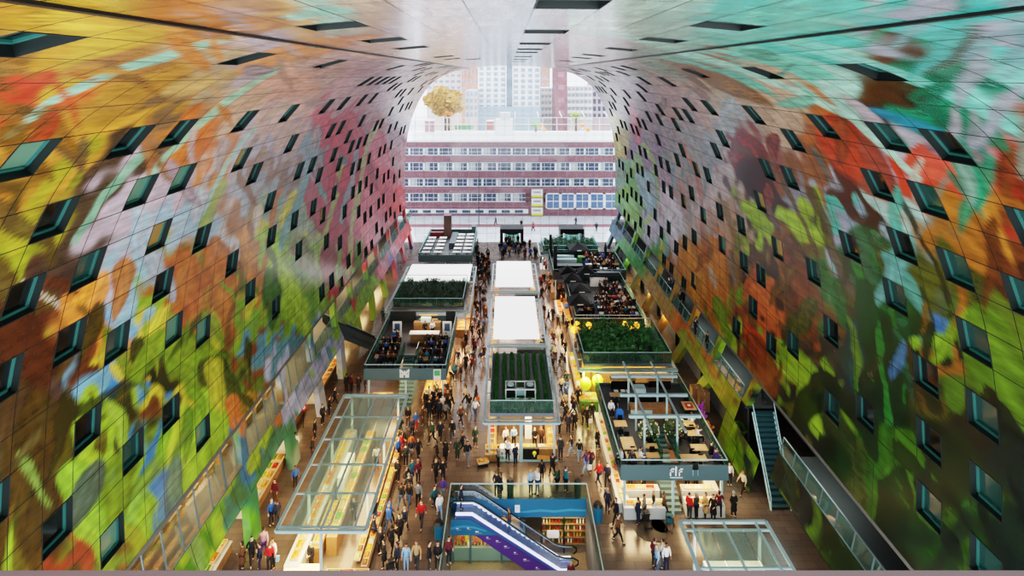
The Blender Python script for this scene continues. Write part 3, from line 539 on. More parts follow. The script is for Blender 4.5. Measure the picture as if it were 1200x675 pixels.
tower('pale housing block between yellow tree and white tower', 545, 560, 106, 185, 14, mat('pale_block', 'cfc4c0', .7), 3, 4, 138, M_pw)
tower('orange brick flats just right of the white tower', 634, 644.5, 40, 240, 14, M_ob, 2, 9, 103, M_pw, wr=(.5, .5))
tower('narrow purple brown brick tower right of centre', 651, 664.5, 20, 188, 14, M_pb, 1, 8, 140, mat('tower_brick_pane', '9a7078', .5), wr=(.5, .4))
tower('pale balcony flats left of the purple brown tower', 633.8, 651, 103, 205, 14, mat('cream_flats', 'dcd0c8', .7), 4, 5, 140, M_pw, balc=M_white)
tower('pale balcony flats right of the purple brown tower', 664.6, 694, 101, 205, 14, MATS['cream_flats'], 6, 5, 140, M_pw, balc=M_white)
tower('dull pink block at the right edge of the glass wall', 694, 716, 98, 215, 14, mat('pink_block', 'b8a0a4', .7), 4, 5, 140, M_bpane)
def tree(label, px, py, Y, rx, rz, col, n=420):
    c = PY(px, py, Y); k = Y/F; t = thing('tree', label, 'tree', (c.x, Y, 0)); rx *= k; rz *= k; b = MB()
    b.cyl((c.x, Y, 0), (c.x, Y, c.z), .5, 8, .3)
    for i in range(6):
        a = i*PI/3; b.cyl((c.x, Y, c.z-rz*.5), (c.x+rx*.6*math.cos(a), Y+rx*.4*math.sin(a), c.z+rz*.35), .18, 5, .06)
    b.build('trunk', mat('bark', '5a4a3c', .9), t, world=True); b = MB()
    for i in range(n):
        u = RNG.normal(size=3); u /= np.linalg.norm(u); r = (.55+.45*RNG.random())**.7*(.85+.15*math.sin(5*u[0])*math.sin(4*u[2]+1))
        p = Vector((c.x+u[0]*r*rx, Y+u[1]*r*rx*.6, c.z+u[2]*r*rz)); s = .13*rx*(.6+.8*RNG.random())
        d1 = Vector(RNG.normal(size=3)).normalized()*s; d2 = d1.orthogonal().normalized()*s*.7; b.add([p-d1, p+d2, p+d1, p-d2], [(0, 1, 2, 3)])
    b.build('crown', mat('leaf_'+col, col, .8, noise=.35, nscale=.5), t, world=True)
tree('broad yellow autumn tree behind the roof terrace at the left', 522, 119, 178, 26, 18, 'c89a50', 2200)
tree('small orange tree below the big yellow tree', 526, 134, 168, 7, 4, 'e09050', 160)
tree('small yellow green tree in front of the pale balcony flats', 675, 136, 165, 8, 5, 'a0b848', 160)
tree('low green bush on the roof terrace right of the white plant room', 628, 146, 150, 9, 4, '90c060', 160)
# street furniture
t = thing('street_pole', 'thin dark lamp post on the street before the brick building', 'lamp post', (-6.0, 128, 0)); b = MB(); b.cyl((-6, 128, 0), (-6, 128, 14), .09, 8, .06); b.build('post', M_dark, t, world=True); b = MB(); b.bar((-6.4, 128, 14), (-5.2, 128, 14.1), .2, .12); b.build('lamp_head', M_dark, t, world=True)
# ================================================================ STALLS
M_panel = mat('grey_fascia', '4f6568', .45); M_dfas = mat('dark_fascia', '3a4448', .45); M_deck = mat('terrace_deck', '4a4a4c', .6, noise=.2, nscale=2); M_counter = mat('pale_counter', 'b4b8b8', .45); M_wcount = mat('wood_counter', '8a6540', .5, noise=.25, nscale=3)
M_fabric = mat('white_roof_glow', 'ffffff', .6, emit='ffffff', es=1.2); M_warmfab = mat('warm_light_panel', 'ffe0a0', .5, emit='ffc870', es=2.2); M_roofs = mat('roof_slab', '70767a', .7, noise=.15)  # white roof fabric: emission stands in for light falling on and through it
M_leaf = mat('leaf_dark', '5c9a60', .7, noise=.45, nscale=2.5); M_leaf2 = mat('leaf_mid', '4a8a44', .7, noise=.4, nscale=2.5)
M_crate = mat('tray', 'c8b08a', .6); M_prod = mat('produce', 'ffffff', .45, objcol=True)
_nt = M_prod.node_tree; _v = _nt.nodes.new('ShaderNodeTexVoronoi'); _v.inputs['Scale'].default_value = 9; _tc = _nt.nodes.new('ShaderNodeTexCoord'); _nt.links.new(_tc.outputs['Object'], _v.inputs['Vector'])
_hs = _nt.nodes.new('ShaderNodeMix'); _hs.data_type = 'RGBA'; _hs.blend_type = 'MULTIPLY'; _hs.inputs['Factor'].default_value = .8; _oi = _nt.nodes.new('ShaderNodeObjectInfo'); _nt.links.new(_oi.outputs['Color'], _hs.inputs['A']); _nt.links.new(_v.outputs['Color'], _hs.inputs['B']); _nt.links.new(_hs.outputs['Result'], _nt.nodes['Principled BSDF'].inputs['Base Color']); M_brown = mat('brown_panel', '5a4634', .6, noise=.2)
M_glassr = glass_mat('roof_glass', 'dcebe4', .86, haze=.2, hcol='cfe4dc')
RNG2 = random.Random(5)
LIGHTS = []; LK = 3.4
def ring(b, x0, x1, y0, y1, z, w, h=None):
    h = h or w
    b.bar((x0, y0, z), (x1, y0, z), w, h); b.bar((x0, y1, z), (x1, y1, z), w, h); b.bar((x0, y0, z), (x0, y1, z), w, h); b.bar((x1, y0, z), (x1, y1, z), w, h)
def posts(t, xy, z0, z1, w=.16, m=None):
    for x, y in xy:
        b = MB(); b.box(x-w/2, x+w/2, y-w/2, y+w/2, z0, z1); b.build('post', m or M_steel, t, world=True)
def part(t, name, m, *boxes):
    b = MB()
    for q in boxes: b.box(*q)
    return b.build(name, m, t, world=True)
# ---- goods trays
def heap_mesh(seed):
    r = random.Random(seed); n, m = 13, 9; V = []; Fc = []; c = [(r.uniform(-.4,.4), r.uniform(-.25,.25), r.uniform(.05,.12)) for _ in range(14)]
    for j in range(m+1):
        for i in range(n+1):
            x, y = (i/n-.5)*.96, (j/m-.5)*.62; e = min(1, 4*min(i/n, 1-i/n), 4*min(j/m, 1-j/m)); z = .05
            for cx, cy, cr in c: z = max(z, .06+cr*math.sqrt(max(0, 1-((x-cx)**2+(y-cy)**2)/(.015+cr*.12)))*1.0)
            V.append((x, y, .1+z*e))
    for j in range(m):
        for i in range(n): a = j*(n+1)+i; Fc.append((a, a+1, a+n+2, a+n+1))
    b = MB(); b.add(V, Fc); return b.mesh('produce_heap', M_prod, True)
HEAPS = [heap_mesh(s) for s in range(4)]
cb = MB(); cb.box(-.5,.5,-.33,.33,0,.05)
for q in ((-.5,.5,-.33,-.29,.05,.17),(-.5,.5,.29,.33,.05,.17),(-.5,-.46,-.29,.29,.05,.17),(.46,.5,-.29,.29,.05,.17)): cb.box(*q)
CRATE = cb.mesh('crate', M_crate)
PAL = {'orange': 'f08010', 'yellow': 'f0c010', 'red': 'd02010', 'green': '5c9a18', 'brown': '845020', 'cream': 'e8c888', 'white': 'f0e8d8', 'dark red': '7a2018', 'golden': 'e0942a', 'lime green': 'a0c830', 'pink': 'e0a090'}
def tray(x, y, z, col, where, rz=0., sc=1., grp=None):
    t = thing('produce_tray', '%s goods tray on %s' % (col, where), 'tray', (x, y, z), rz, grp or 'goods trays on '+where)
    t.scale = (sc, sc, sc); obj('crate', CRATE, t); obj('produce_heap', HEAPS[RNG2.randrange(4)], t, color=tuple(v*RNG2.uniform(.8, 1.1) for v in lin(PAL[col]))); return t
def tray_row(p, q, n, z, where, cols, rz=0., sc=1., z2=None):
    p, q = Vector(p), Vector(q)
    for i in range(n):
        v = p.lerp(q, (i+.5)/n); tray(v.x, v.y, z, RNG2.choice(cols), where, rz, min(sc, (q-p).length/n*.95)*RNG2.uniform(.93, 1.03))
def light(x, y, z, sx, sy, pw, col=(1, .66, .34)): LIGHTS.append((x, y, z, sx, sy, pw*LK, col))
# ---- L1: long glass roofed stall, left
t = thing('glass_roofed_stall', 'long market stall with pale steel frame and glass roof, left foreground', 'market stall', (-11.7, 45.4, 0))
x0, x1, y0, y1, z = -14.5, -8.9, 37.5, 53.4, 3.6
b = MB(); ring(b, x0, x1, y0, y1, z, .2, .16)
nb = 5
for i in range(nb+1):
    y = y0+.35+(y1-y0-.7)*i/nb; b.bar((x0, y, z), (x1, y, z), .12, .1)
for x in (x0+.75, x1-.75): b.bar((x, y0+.35, z), (x, y1-.35, z), .12, .12)
b.bar(((x0+x1)/2, y0, z), ((x0+x1)/2, y1-.35, z), .12, .12); b.build('roof_frame', M_steel, t, world=True)
for i in range(nb):
    ya, yb = y0+.4+(y1-y0-.7)*i/nb, y0+.3+(y1-y0-.7)*(i+1)/nb
    for k in range(4):
        xa = x0+.82+(x1-x0-1.64)*k/4; xb = xa+(x1-x0-1.64)/4-.06; part(t, 'roof_pane', M_glassr, (xa, xb, ya, yb, z+.02, z+.05))
posts(t, [(x0+.75, y0+4), (x1-.75, y0+4), ((x0+x1)/2, y0+.1), (x0+.75, y1-.3), (x1-.75, y1-.3), (x0+.75, y0+9.5), (x1-.75, y0+9.5)], 0, z)
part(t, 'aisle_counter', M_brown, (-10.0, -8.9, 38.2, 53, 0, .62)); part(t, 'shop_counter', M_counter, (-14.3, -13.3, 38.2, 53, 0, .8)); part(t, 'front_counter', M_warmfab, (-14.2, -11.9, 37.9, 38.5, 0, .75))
part(t, 'crate_stand', M_brown, (-11.4, -8.9, 37.6, 38.2, 0, .5)); part(t, 'center_shelf', M_wcount, (-12.1, -11.4, 40, 52, 0, 1.3)); part(t, 'cold_cabinet', M_white, (-12.8, -12.2, 45, 48, 0, 1.9), ); part(t, 'center_counter', M_wcount, (-13.0, -12.3, 39.5, 44, 0, .95))
W = 'the long glass stall, aisle side'
tray_row((-9.2, 38.4), (-9.2, 52.8), 24, .62, W, ['orange','yellow','red','cream','brown','green','white','golden'], PI/2, .85); tray_row((-9.7, 38.6), (-9.7, 52.8), 22, .82, W+', back row', ['golden','yellow','orange','brown','cream'], PI/2, .85)
W = 'the long glass stall, wall side'; tray_row((-13.8, 38.6), (-13.8, 52.8), 16, .8, W, ['yellow','cream','golden','white','orange'], PI/2, .9)
W = 'the long glass stall, middle shelf'; tray_row((-11.75, 40.2), (-11.75, 51.8), 11, 1.3, W, ['cream','white','golden','green','yellow'], PI/2, .9); tray_row((-12.65, 39.8), (-12.65, 43.8), 4, .95, W+', front end', ['yellow','golden','cream'], PI/2, .9)
for k, (x, c) in enumerate(((-11.0, 'green'), (-10.2, 'red'), (-9.3, 'golden'))): tray(x, 37.9, .5, c, 'the front stand of the long glass stall')
light(-11.7, 45.4, 3.35, 4, 14, 480); light(-8.3, 45, 3.4, .4, 15, 60); light(-13, 38.6, 3.3, 2, 2, 90, (1, .75, .35))
# ---- R1: glass roofed stall, right foreground
t = thing('glass_roofed_stall', 'market stall with pale steel frame and glass roof, right foreground', 'market stall', (13.9, 34, 0))
x0, x1, y0, y1 = 11.1, 16.6, 28.5, 38.3
b = MB(); ring(b, x0, x1, y0, y1, z, .2, .16)
for y in (y1-.7, y1-3.6, y1-6.6): b.bar((x0, y, z), (x1, y, z), .13, .1)
for x in (x0+.7, x0+2.75, x1-.7): b.bar((x, y0, z), (x, y1-.1, z), .13, .12)
b.build('roof_frame', M_steel, t, world=True)
for i in range(3):
    for k in range(4):
        xa = x0+.78+k*1.0; part(t, 'roof_pane', M_glassr, (xa, xa+.94, y1-3.55-3*i, y1-.78-3*i, z+.02, z+.05))
posts(t, [(x0+.7, y1-.7), (x1-.7, y1-.7), (x0+.7, y1-6.6), (x1-.7, y1-6.6)], 0, z)
part(t, 'white_cabinet', M_white, (12.2, 15.8, 36.6, 37.2, 0, 2.0)); part(t, 'side_counter', M_counter, (11.0, 11.9, 30, 37.4, 0, .95)); part(t, 'inner_counter', M_counter, (12.4, 15.4, 33.6, 34.6, 0, 1.0)); part(t, 'wall_counter', M_counter, (15.9, 16.6, 30, 37.4, 0, .95))
W = 'the right foreground stall'; tray_row((11.4, 34.4), (11.4, 37.3), 4, .95, W, ['golden','cream','orange'], PI/2); tray_row((12.6, 34.1), (15.2, 34.1), 3, 1.0, W+', inner counter', ['golden','white','yellow'])
light(13.9, 33.4, 3.3, 4, 8, 190, (1, .74, .45))
# ---- terrace stalls: goods below, seats on the deck above
def terrace(label, x0, x1, y0, y1, fm, zf=3.3, hole=None, zt=4.0, rail=True, zb=None):
    t = thing('terrace_stall', label, 'market stall', ((x0+x1)/2, (y0+y1)/2, 0)); bs = [(x0, x1, y0, y1, zf-.25, zf)]
    if hole:
        a, b_, c, d = hole; bs = [(x0, a, y0, y1, zf-.25, zf), (b_, x1, y0, y1, zf-.25, zf), (a, b_, y0, c, zf-.25, zf), (a, b_, d, y1, zf-.25, zf)]
    part(t, 'deck', M_deck, *bs)
    part(t, 'front_fascia', fm, (x0-.05, x1+.05, y0-.08, y0, zf-.4, zt)); part(t, 'side_fascia', fm, (x0-.08, x0, y0, y1, zf-.4, zt-.35)); part(t, 'side_fascia', fm, (x1, x1+.08, y0, y1, zf-.4, zt-.35)); part(t, 'back_fascia', fm, (x0, x1, y1, y1+.08, zf-.4, zb or zt))
    b = MB(); ring(b, x0, x1, y0, y1, zt+.35, .07, .07)
    b.build('handrail', M_steel, t, world=True)
    for s, x in ((0, x0-.04), (1, x1+.04)): part(t, 'side_glass', M_glassg, (x-.02, x+.02, y0, y1, zt-.33, zt+.33))
    posts(t, [(x0+.3, y0+.4), (x1-.3, y0+.4), (x0+.3, y1-.4), (x1-.3, y1-.4), ((x0+x1)/2, y0+.4)], 0, zf-.25)
    return t
def stairs(t, x0, x1, y0, y1, z0, z1, n, m):
    b = MB(); b.prism([(y0+(y1-y0)*k/n if i == 0 else y0+(y1-y0)*(k+1)/n, z0+(z1-z0)*(k+1)/n) for k in range(n) for i in (0, 1)]+[(y1, z0-.05), (y0, z0-.05)], 'x', x0, x1); return b.build('stairs', m, t, world=True)
# R2
t = terrace('two storey stall with grey fascia, white lettering and open steel frame, right', 8.3, 16.0, 43.3, 55.8, M_panel, hole=(11.6, 12.9, 44.6, 49.2), zb=3.45); R2 = t
b = MB(); zz = 6.2
for ya, xa, xb in ((51.6, 9.0, 14.7), (48.6, 9.2, 14.7), (45.6, 9.3, 14.8)): b.bar((xa, ya, zz), (xb, ya, zz), .22, .2)
for x in (10.5, 13.0): b.bar((x, 43.4, zz+.1), (x, 54, zz+.1), .14, .14)
b.build('steel_canopy_frame', M_steel, t, world=True); posts(t, [(10.5, 45.6), (13.0, 45.6), (10.5, 51.6), (13, 51.6), (10.5, 48.6), (13, 48.6)], 3.3, 6.2, .14)
stairs(t, 11.65, 12.85, 43.9, 49.2, 0, 3.3, 16, M_panel)
for x in (11.6, 12.9): part(t, 'stair_glass', M_glassg, (x-.03, x+.03, 44.5, 49.2, 3.3, 4.3))
part(t, 'kitchen_block', M_dark, (10.9, 13.6, 52.0, 53.4, 3.3, 4.3)); part(t, 'kitchen_counter', M_wcount, (10.4, 13.8, 50.2, 51.1, 3.3, 4.25)); part(t, 'kitchen_block', M_steel, (11.2, 12.2, 52.4, 53.2, 4.3, 4.7)); part(t, 'bar_top', M_wood, (9.5, 11.9, 54.9, 55.6, 4.1, 4.2)); part(t, 'bar_front', M_dark, (9.6, 11.8, 55.0, 55.5, 3.3, 4.1)); part(t, 'bar_top', M_wood, (13.0, 15.2, 54.9, 55.6, 4.1, 4.2)); part(t, 'bar_front', M_dark, (13.1, 15.1, 55.0, 55.5, 3.3, 4.1)); part(t, 'menu_board', M_steel, (10.4, 12.2, 50.1, 50.15, 3.4, 4.1))
part(t, 'left_counter', M_counter, (8.15, 9.1, 44, 55.8, 0, .7)); part(t, 'front_counter', M_counter, (8.5, 11.5, 43.3, 44.3, 0, .85)); part(t, 'front_counter', M_counter, (13.1, 15.9, 43.5, 44.5, 0, .85)); part(t, 'back_shelf', M_brown, (8.6, 15.9, 47.5, 47.8, 0, 2.4)); part(t, 'red_panel', mat('red_panel', 'a02828', .5), (11.7, 12.9, 46.2, 46.4, .5, 1.6)); part(t, 'right_counter', M_counter, (15.2, 16.1, 45, 55.6, 0, .8))
W = 'the lettered stall, aisle counter'; tray_row((8.6, 44.4), (8.6, 55.6), 20, .7, W, ['red','orange','white','cream','dark red','green','pink'], PI/2, .8)
W = 'the lettered stall, left front'; tray_row((8.7, 43.8), (11.4, 43.8), 4, .85, W, ['orange','red','golden','cream'], 0, .75); tray_row((9, 45.2), (11.2, 45.2), 3, 1.0, W+', second row', ['orange','cream','red']); part(t, 'inner_counter', M_counter, (8.8, 11.5, 44.9, 45.6, 0, 1.0)); part(t, 'inner_counter', M_counter, (13.2, 15.8, 44.9, 45.6, 0, 1.0))
W = 'the lettered stall, right front'; tray_row((13.2, 44), (15.8, 44), 4, .85, W, ['golden','cream','orange'], 0, .75); tray_row((13.3, 45.2), (15.6, 45.2), 3, 1.0, W+', second row', ['golden','cream','white'])
light(10, 45, 2.85, 2.6, 2.4, 95); light(14.5, 45, 2.85, 2.6, 2.4, 95); light(8.0, 50, 2.8, .4, 12, 60); light(9.6, 47, 6, .5, 6, 22, (1, .85, .65)); light(14.9, 47, 6, .5, 6, 28, (1, .8, .55))
# lettering on the fascia
def letter_F(b, x, z, h, w, y, s=1, th=.1):
    b.box(min(x, x+s*th), max(x, x+s*th), y-.02, y, z, z+h); b.box(min(x, x+s*w), max(x, x+s*w), y-.02, y, z+h-th, z+h); b.box(min(x, x+s*w*.8), max(x, x+s*w*.8), y-.02, y, z+h*.5, z+h*.5+th)
s_ = thing('stall_sign', 'white FF letters with small line below on the grey fascia', 'sign', (12.3, 43.2, 3.1))
b = MB(); letter_F(b, 11.78, 3.25, .55, .34, 43.2); b.build('letter', M_white, s_, world=True)
b = MB(); letter_F(b, 12.42, 3.25, .55, .32, 43.2, 1); b.build('letter', M_white, s_, world=True)
b = MB(); b.prism([(12.17, 3.25), (12.27, 3.25), (12.3, 3.9), (12.2, 3.98), (12.17, 3.75)], 'y', 43.18, 43.2); b.build('letter_stem', M_white, s_, world=True)
for k in range(10): b = MB(); b.box(11.8+.093*k, 11.87+.093*k, 43.18, 43.2, 3.1, 3.17); b.build('small_letter', M_white, s_, world=True)
# L2
t = terrace('two storey terrace stall with grey fascia and white castle emblem, left', -13.7, -5.9, 57.5, 70, M_panel, hole=(-10.7, -9.2, 58.6, 62)); L2 = t
part(t, 'back_wall', M_darkwall, (-13.6, -10.6, 69.6, 69.8, 3.3, 4.6)); part(t, 'back_wall', M_darkwall, (-7.1, -6, 69.6, 69.8, 3.3, 4.6)); stairs(t, -10.65, -9.25, 57.6, 62, 0, 3.3, 14, M_panel)
for x in (-10.7, -9.2): part(t, 'stair_glass', M_glassg, (x-.03, x+.03, 58.5, 62.6, 3.3, 4.3))
part(t, 'bar_front', M_wcount, (-10.4, -7.4, 64.4, 65.0, 3.3, 4.3)); part(t, 'bar_top', M_white, (-10.5, -7.3, 64.2, 65.1, 4.3, 4.38)); part(t, 'back_bar', M_wcount, (-10.4, -7.4, 66.6, 67.2, 3.3, 4.6)); part(t, 'shelf', M_wood, (-9.9, -7.8, 67.3, 67.5, 4.6, 4.7), (-9.9, -7.8, 67.3, 67.5, 5.1, 5.2)); part(t, 'coffee_machine', M_steel, (-9.6, -8.5, 66.6, 67.1, 4.6, 5.1))
part(t, 'front_counter', M_wcount, (-13.2, -11.2, 58.1, 59, 0, .9)); part(t, 'front_counter', M_wcount, (-8.3, -6.0, 58.0, 61.5, 0, .8)); part(t, 'aisle_counter', M_wcount, (-6.8, -5.9, 62, 69.5, 0, .8))
W = 'the castle emblem stall, front counter'; tray_row((-13.1, 58.5), (-11.3, 58.5), 3, .9, W, ['golden','cream','brown'], 0, .8)
W = 'the castle emblem stall, corner counter'
for q in range(3): tray_row((-7.9+.75*q, 58.2), (-7.9+.75*q, 61.4), 4, .8, W, ['golden','yellow','cream','orange'], PI/2, .9)
W = 'the castle emblem stall, aisle side'; tray_row((-6.3, 62.2), (-6.3, 69.3), 9, .8, W, ['white','cream','golden','brown'], PI/2, .9)
light(-12, 59, 2.85, 3, 2, 70); light(-7, 60, 2.85, 2, 4, 120); light(-9, 66, 6.2, 3, 2, 45, (1, .8, .6)); light(-6, 66, 2.9, .4, 6, 25)
s_ = thing('stall_sign', 'white castle emblem on the grey terrace fascia, left', 'sign', (-9.85, 57.4, 3.1)); b = MB(); a = -10.3
b.prism([(a, 3.15), (a+.9, 3.15), (a+.9, 3.75), (a+.95, 3.75), (a+.95, 3.95), (a+.8, 3.95), (a+.8, 3.85), (a+.66, 3.85), (a+.66, 3.72), (a+.55, 3.72), (a+.55, 3.8), (a+.38, 3.8), (a+.38, 3.72), (a+.28, 3.72), (a+.28, 3.85), (a+.14, 3.85), (a+.14, 3.95), (a-.02, 3.95), (a-.02, 3.75), (a, 3.75)], 'y', 57.38, 57.41); b.build('emblem', M_white, s_, world=True)
b = MB(); b.box(a+.38, a+.52, 57.36, 57.38, 3.15, 3.4); b.box(a+.12, a+.2, 57.36, 57.38, 3.5, 3.62); b.box(a+.7, a+.78, 57.36, 57.38, 3.5, 3.62); b.build('gate', M_panel, s_, world=True)
s_ = thing('stall_sign', 'small white and green board on the right end of the castle fascia', 'sign', (-6.7, 57.4, 2.95)); part(s_, 'board', M_white, (-7.05, -6.35, 57.37, 57.41, 2.95, 3.95)); part(s_, 'green_print', mat('green_print', '5aa860', .5), (-6.98, -6.42, 57.35, 57.37, 3.35, 3.85))
for k, x in enumerate((-12.1, -6.6)):
    s_ = thing('display_board', 'white display board with dark picture standing %s of the terrace bar' % ('left', 'right')[k], 'board', (x, 66, 3.3)); part(s_, 'board', M_white, (x-.5, x+.5, 65.9, 66, 3.3, 5)); part(s_, 'picture', mat('dark_print', '4a5a70', .5), (x-.28, x+.3, 65.86, 65.9, 4.0, 4.8))
# R4, R5, L4
t = terrace('crowded terrace stall with dark fascia and black parasols, right middle', 8.0, 15.9, 69.3, 84.2, M_dfas); R4 = t
part(t, 'aisle_counter', M_wcount, (7.6, 8.3, 70, 83.8, 0, .9)); part(t, 'fish_counter', M_counter, (6.6, 7.6, 78, 83, 0, .9)); part(t, 'bar', M_white, (11.4, 13.8, 81.6, 82.4, 3.3, 4.3)); part(t, 'bar_shade', M_dark, (12.6, 15.6, 82.6, 83.6, 4.6, 4.8))
W = 'the aisle counter of the parasol terrace'; tray_row((7.9, 70.2), (7.9, 77.6), 9, .9, W, ['golden','yellow','orange','cream'], PI/2, .9); W = 'the far counter of the parasol terrace'; tray_row((7.1, 78.2), (7.1, 82.8), 5, .9, W, ['red','orange','golden'], PI/2, .9)
light(7.3, 74, 2.9, .6, 8, 75, (1, .65, .28)); light(6.8, 80.5, 3, 1.4, 4, 80, (1, .5, .22)); light(12, 76, 6, 6, 10, 30, (1, .9, .8))
t = terrace('far crowded terrace stall with dark fascia and low counters, right', 6.7, 17.0, 85.5, 95.2, M_dfas); R5 = t
part(t, 'buffet_counter', M_dark, (7.4, 11.2, 87.6, 88.8, 3.3, 4.2)); part(t, 'buffet_top', M_steel, (7.4, 10.6, 90.6, 91.3, 3.3, 4.2), (7.4, 10.4, 92.3, 93, 3.3, 4.2)); part(t, 'planter_box', M_leaf2, (10.8, 11.8, 90.4, 91.4, 3.3, 4.6)); part(t, 'lower_counter', M_wcount, (6.4, 7.2, 86, 95, 0, .9))
part(t, 'service_column', M_dark, (6.9, 7.4, 88, 88.6, 3.3, 7)); part(t, 'service_column', M_dark, (6.7, 7.1, 94, 94.6, 3.3, 7))
light(6.3, 90, 2.9, .5, 8, 30, (1, .7, .5)); light(12, 90, 6, 6, 6, 25, (1, .95, .9))
t = terrace('far terrace stall with grey fascia and rows of white tables, left', -13.8, -5.5, 93.6, 109, M_panel); L4 = t
part(t, 'brown_column', mat('brown_col', '6a5048', .6), (-11.2, -9.9, 106, 107.4, 3.3, 7.2)); part(t, 'red_sofa', mat('red_sofa', '7a3038', .7), (-13.6, -11.3, 106, 107, 3.3, 4.2)); part(t, 'service_bar', M_dfas, (-9.6, -8.6, 99, 106, 3.3, 4.3)); part(t, 'cube_kiosk', M_panel, (-6.3, -5.6, 107, 108.6, 3.3, 5))
light(-9.6, 100, 6.5, 6, 8, 40, (.95, .97, 1))
# ---- planted and white fabric roofs
def roof_stall(label, x0, x1, y0, y1, kind, zb=3.2, zr=3.75, inset=.45, glass=True):
    t = thing(kind, label, 'market stall', ((x0+x1)/2, (y0+y1)/2, 0)); b = MB(); ring(b, x0, x1, y0, y1, zb, .2, .16)
    n = max(2, round((y1-y0)/2.2))
    for i in range(n+1):
        y = y0+(y1-y0)*i/n; b.bar((x0, y, zb), (x0+inset+.1, y, zb), .1, .1); b.bar((x1-inset-.1, y, zb), (x1, y, zb), .1, .1)
    b.bar((x0, y0+.5, zb), (x1, y0+.5, zb), .14, .1); b.build('roof_frame', M_steel, t, world=True)
    posts(t, [(x0+inset, y0+.1), (x1-inset, y0+.1), (x0+inset, y1-.2), (x1-inset, y1-.2), ((x0+x1)/2, y0+.1)], 0, zb)
    return t
def shrubs(name, label, x0, x1, y0, y1, z, h, n, m, leafn=34, s=.16, cat='hedge', stuff=True, colw=None):
    b = MB(); r = np.random.default_rng(int(abs(x0*10+y0)))
    for i in range(n):
        cx, cy = r.uniform(x0, x1), r.uniform(y0, y1); hh = h*r.uniform(.65, 1.15)
        for k in range(leafn):
            t_ = r.random(); rad = (.34 if s > .13 else .16)*(1-.55*t_); a = r.random()*2*PI; p = Vector((cx+rad*math.cos(a)*r.random()**.5, cy+rad*math.sin(a)*r.random()**.5, z+hh*t_))
            d = Vector((math.cos(a), math.sin(a), r.uniform(.2, 1.3))).normalized()*s*r.uniform(.7, 1.4); e = d.cross(Vector((0, 0, 1))).normalized()*s*.32
            b.add([p, p+d*.5+e, p+d, p+d*.5-e], [(0, 1, 2, 3)])
    o = b.build(name, m); tag(o, label, cat, kind='stuff' if stuff else None); return o
def glass_rail(t, x0, x1, y0, y1, z0, z1, sides=True, n=7):
    for i in range(n):
        xa = x0+(x1-x0)*i/n; part(t, 'rail_pane', M_glassg, (xa+.02, xa+(x1-x0)/n-.02, y0-.02, y0+.02, z0, z1))
    if sides:
        for x in (x0, x1): part(t, 'side_pane', M_glassg, (x-.02, x+.02, y0, y1, z0, z1))
    b = MB(); ring(b, x0, x1, y0, y1, z1+.03, .06, .06); b.build('top_rail', M_steel, t, world=True)
# C1
t = roof_stall('near centre stall with striped planted roof and air conditioner on it', -1.9, 4.4, 49.8, 61.6, 'planted_roof_stall'); C1 = t
part(t, 'roof_slab', M_roofs, (-1.45, 3.95, 50.4, 61.2, 3.4, 3.7)); glass_rail(t, -1.42, 3.92, 50.5, 61.1, 3.7, 4.7)
for k in range(7):
    x = -.98+k*.74; shrubs('hedge_row', '%s of seven long green planting strips on the near centre roof, counted from the left' % ('first','second','third','fourth','fifth','sixth','seventh')[k], x-.06, x+.06, 50.9, 60.9, 3.68, .34, 130, M_leaf2, 20, .12, stuff=False)
u = thing('air_conditioner', 'dark air conditioner with two fan boxes and pale frame on the planted roof', 'air conditioner', (1.2, 53, 3.7))
b = MB(); ring(b, -.1, 2.5, 52.2, 53.6, 4.75, .09); ring(b, -.1, 2.5, 52.2, 53.6, 3.95, .09)
for x in (-.1, .8, 1.6, 2.5):
    for y in (52.2, 53.6): b.bar((x, y, 3.7), (x, y, 4.75), .08)
b.build('frame', M_white, u, world=True)
for x in (.32, 2.05):
    o = part(u, 'fan_box', M_dark, (x-.36, x+.36, 52.4, 53.4, 3.9, 4.8)); b = MB(); b.cyl((x, 52.9, 4.8), (x, 52.9, 4.9), .3, 16); o2 = b.build('fan_grille', M_steel, o); 
part(u, 'duct', M_steel, (.78, 1.6, 52.6, 53.2, 4.0, 4.4))
part(t, 'left_counter', M_wcount, (-1.7, -.9, 50.6, 61, 0, .75)); part(t, 'right_counter', M_wcount, (3.4, 4.2, 50.6, 61, 0, .75)); mc = part(t, 'menu_counter', M_white, (-.55, 1.0, 49.95, 50.6, 0, 1.0)); part(t, 'black_counter', M_dark, (1.25, 2.7, 49.9, 50.6, 0, 1.0)); part(t, 'brown_counter', M_wcount, (2.72, 4.2, 49.9, 50.6, .45, 1.0)); part(t, 'purple_counter_base', mat('plum', '4a4060', .5), (2.72, 4.2, 49.9, 50.6, 0, .45)); part(t, 'plinth', M_steel, (-.6, 4.25, 49.8, 49.9, 0, .12)); part(t, 'back_shelf', M_brown, (-.6, 3.2, 53.4, 53.6, 0, 2.6)); part(t, 'white_door', M_white, (1.6, 2.2, 52.9, 53.0, 0, 2.3)); part(t, 'center_post', M_steel, (1.05, 1.3, 49.75, 49.95, 0, 3.2))
o = thing('lemon_emblem', 'yellow lemon emblem on the black counter of the near centre stall', 'sign', (2.3, 49.88, .4)); b = MB(); b.ball((2.3, 49.88, .66), .17, 12, 8); b.build('lemon', mat('lemon', 'e8e030', .5), o, True, world=True); b = MB(); b.box(2.25, 2.35, 49.87, 49.9, .36, .5); b.build('stalk', M_white, o, world=True)
for k in range(5): 
    o = part(mc, 'menu_card', M_grey, (-.5+(k % 3)*.32, -.3+(k % 3)*.32, 49.93, 49.95, .45-.35*(k//3), .72-.35*(k//3)))
part(mc, 'green_card', mat('green_card', '50a050', .5), (-.45, -.25, 49.92, 49.94, .1, .35))
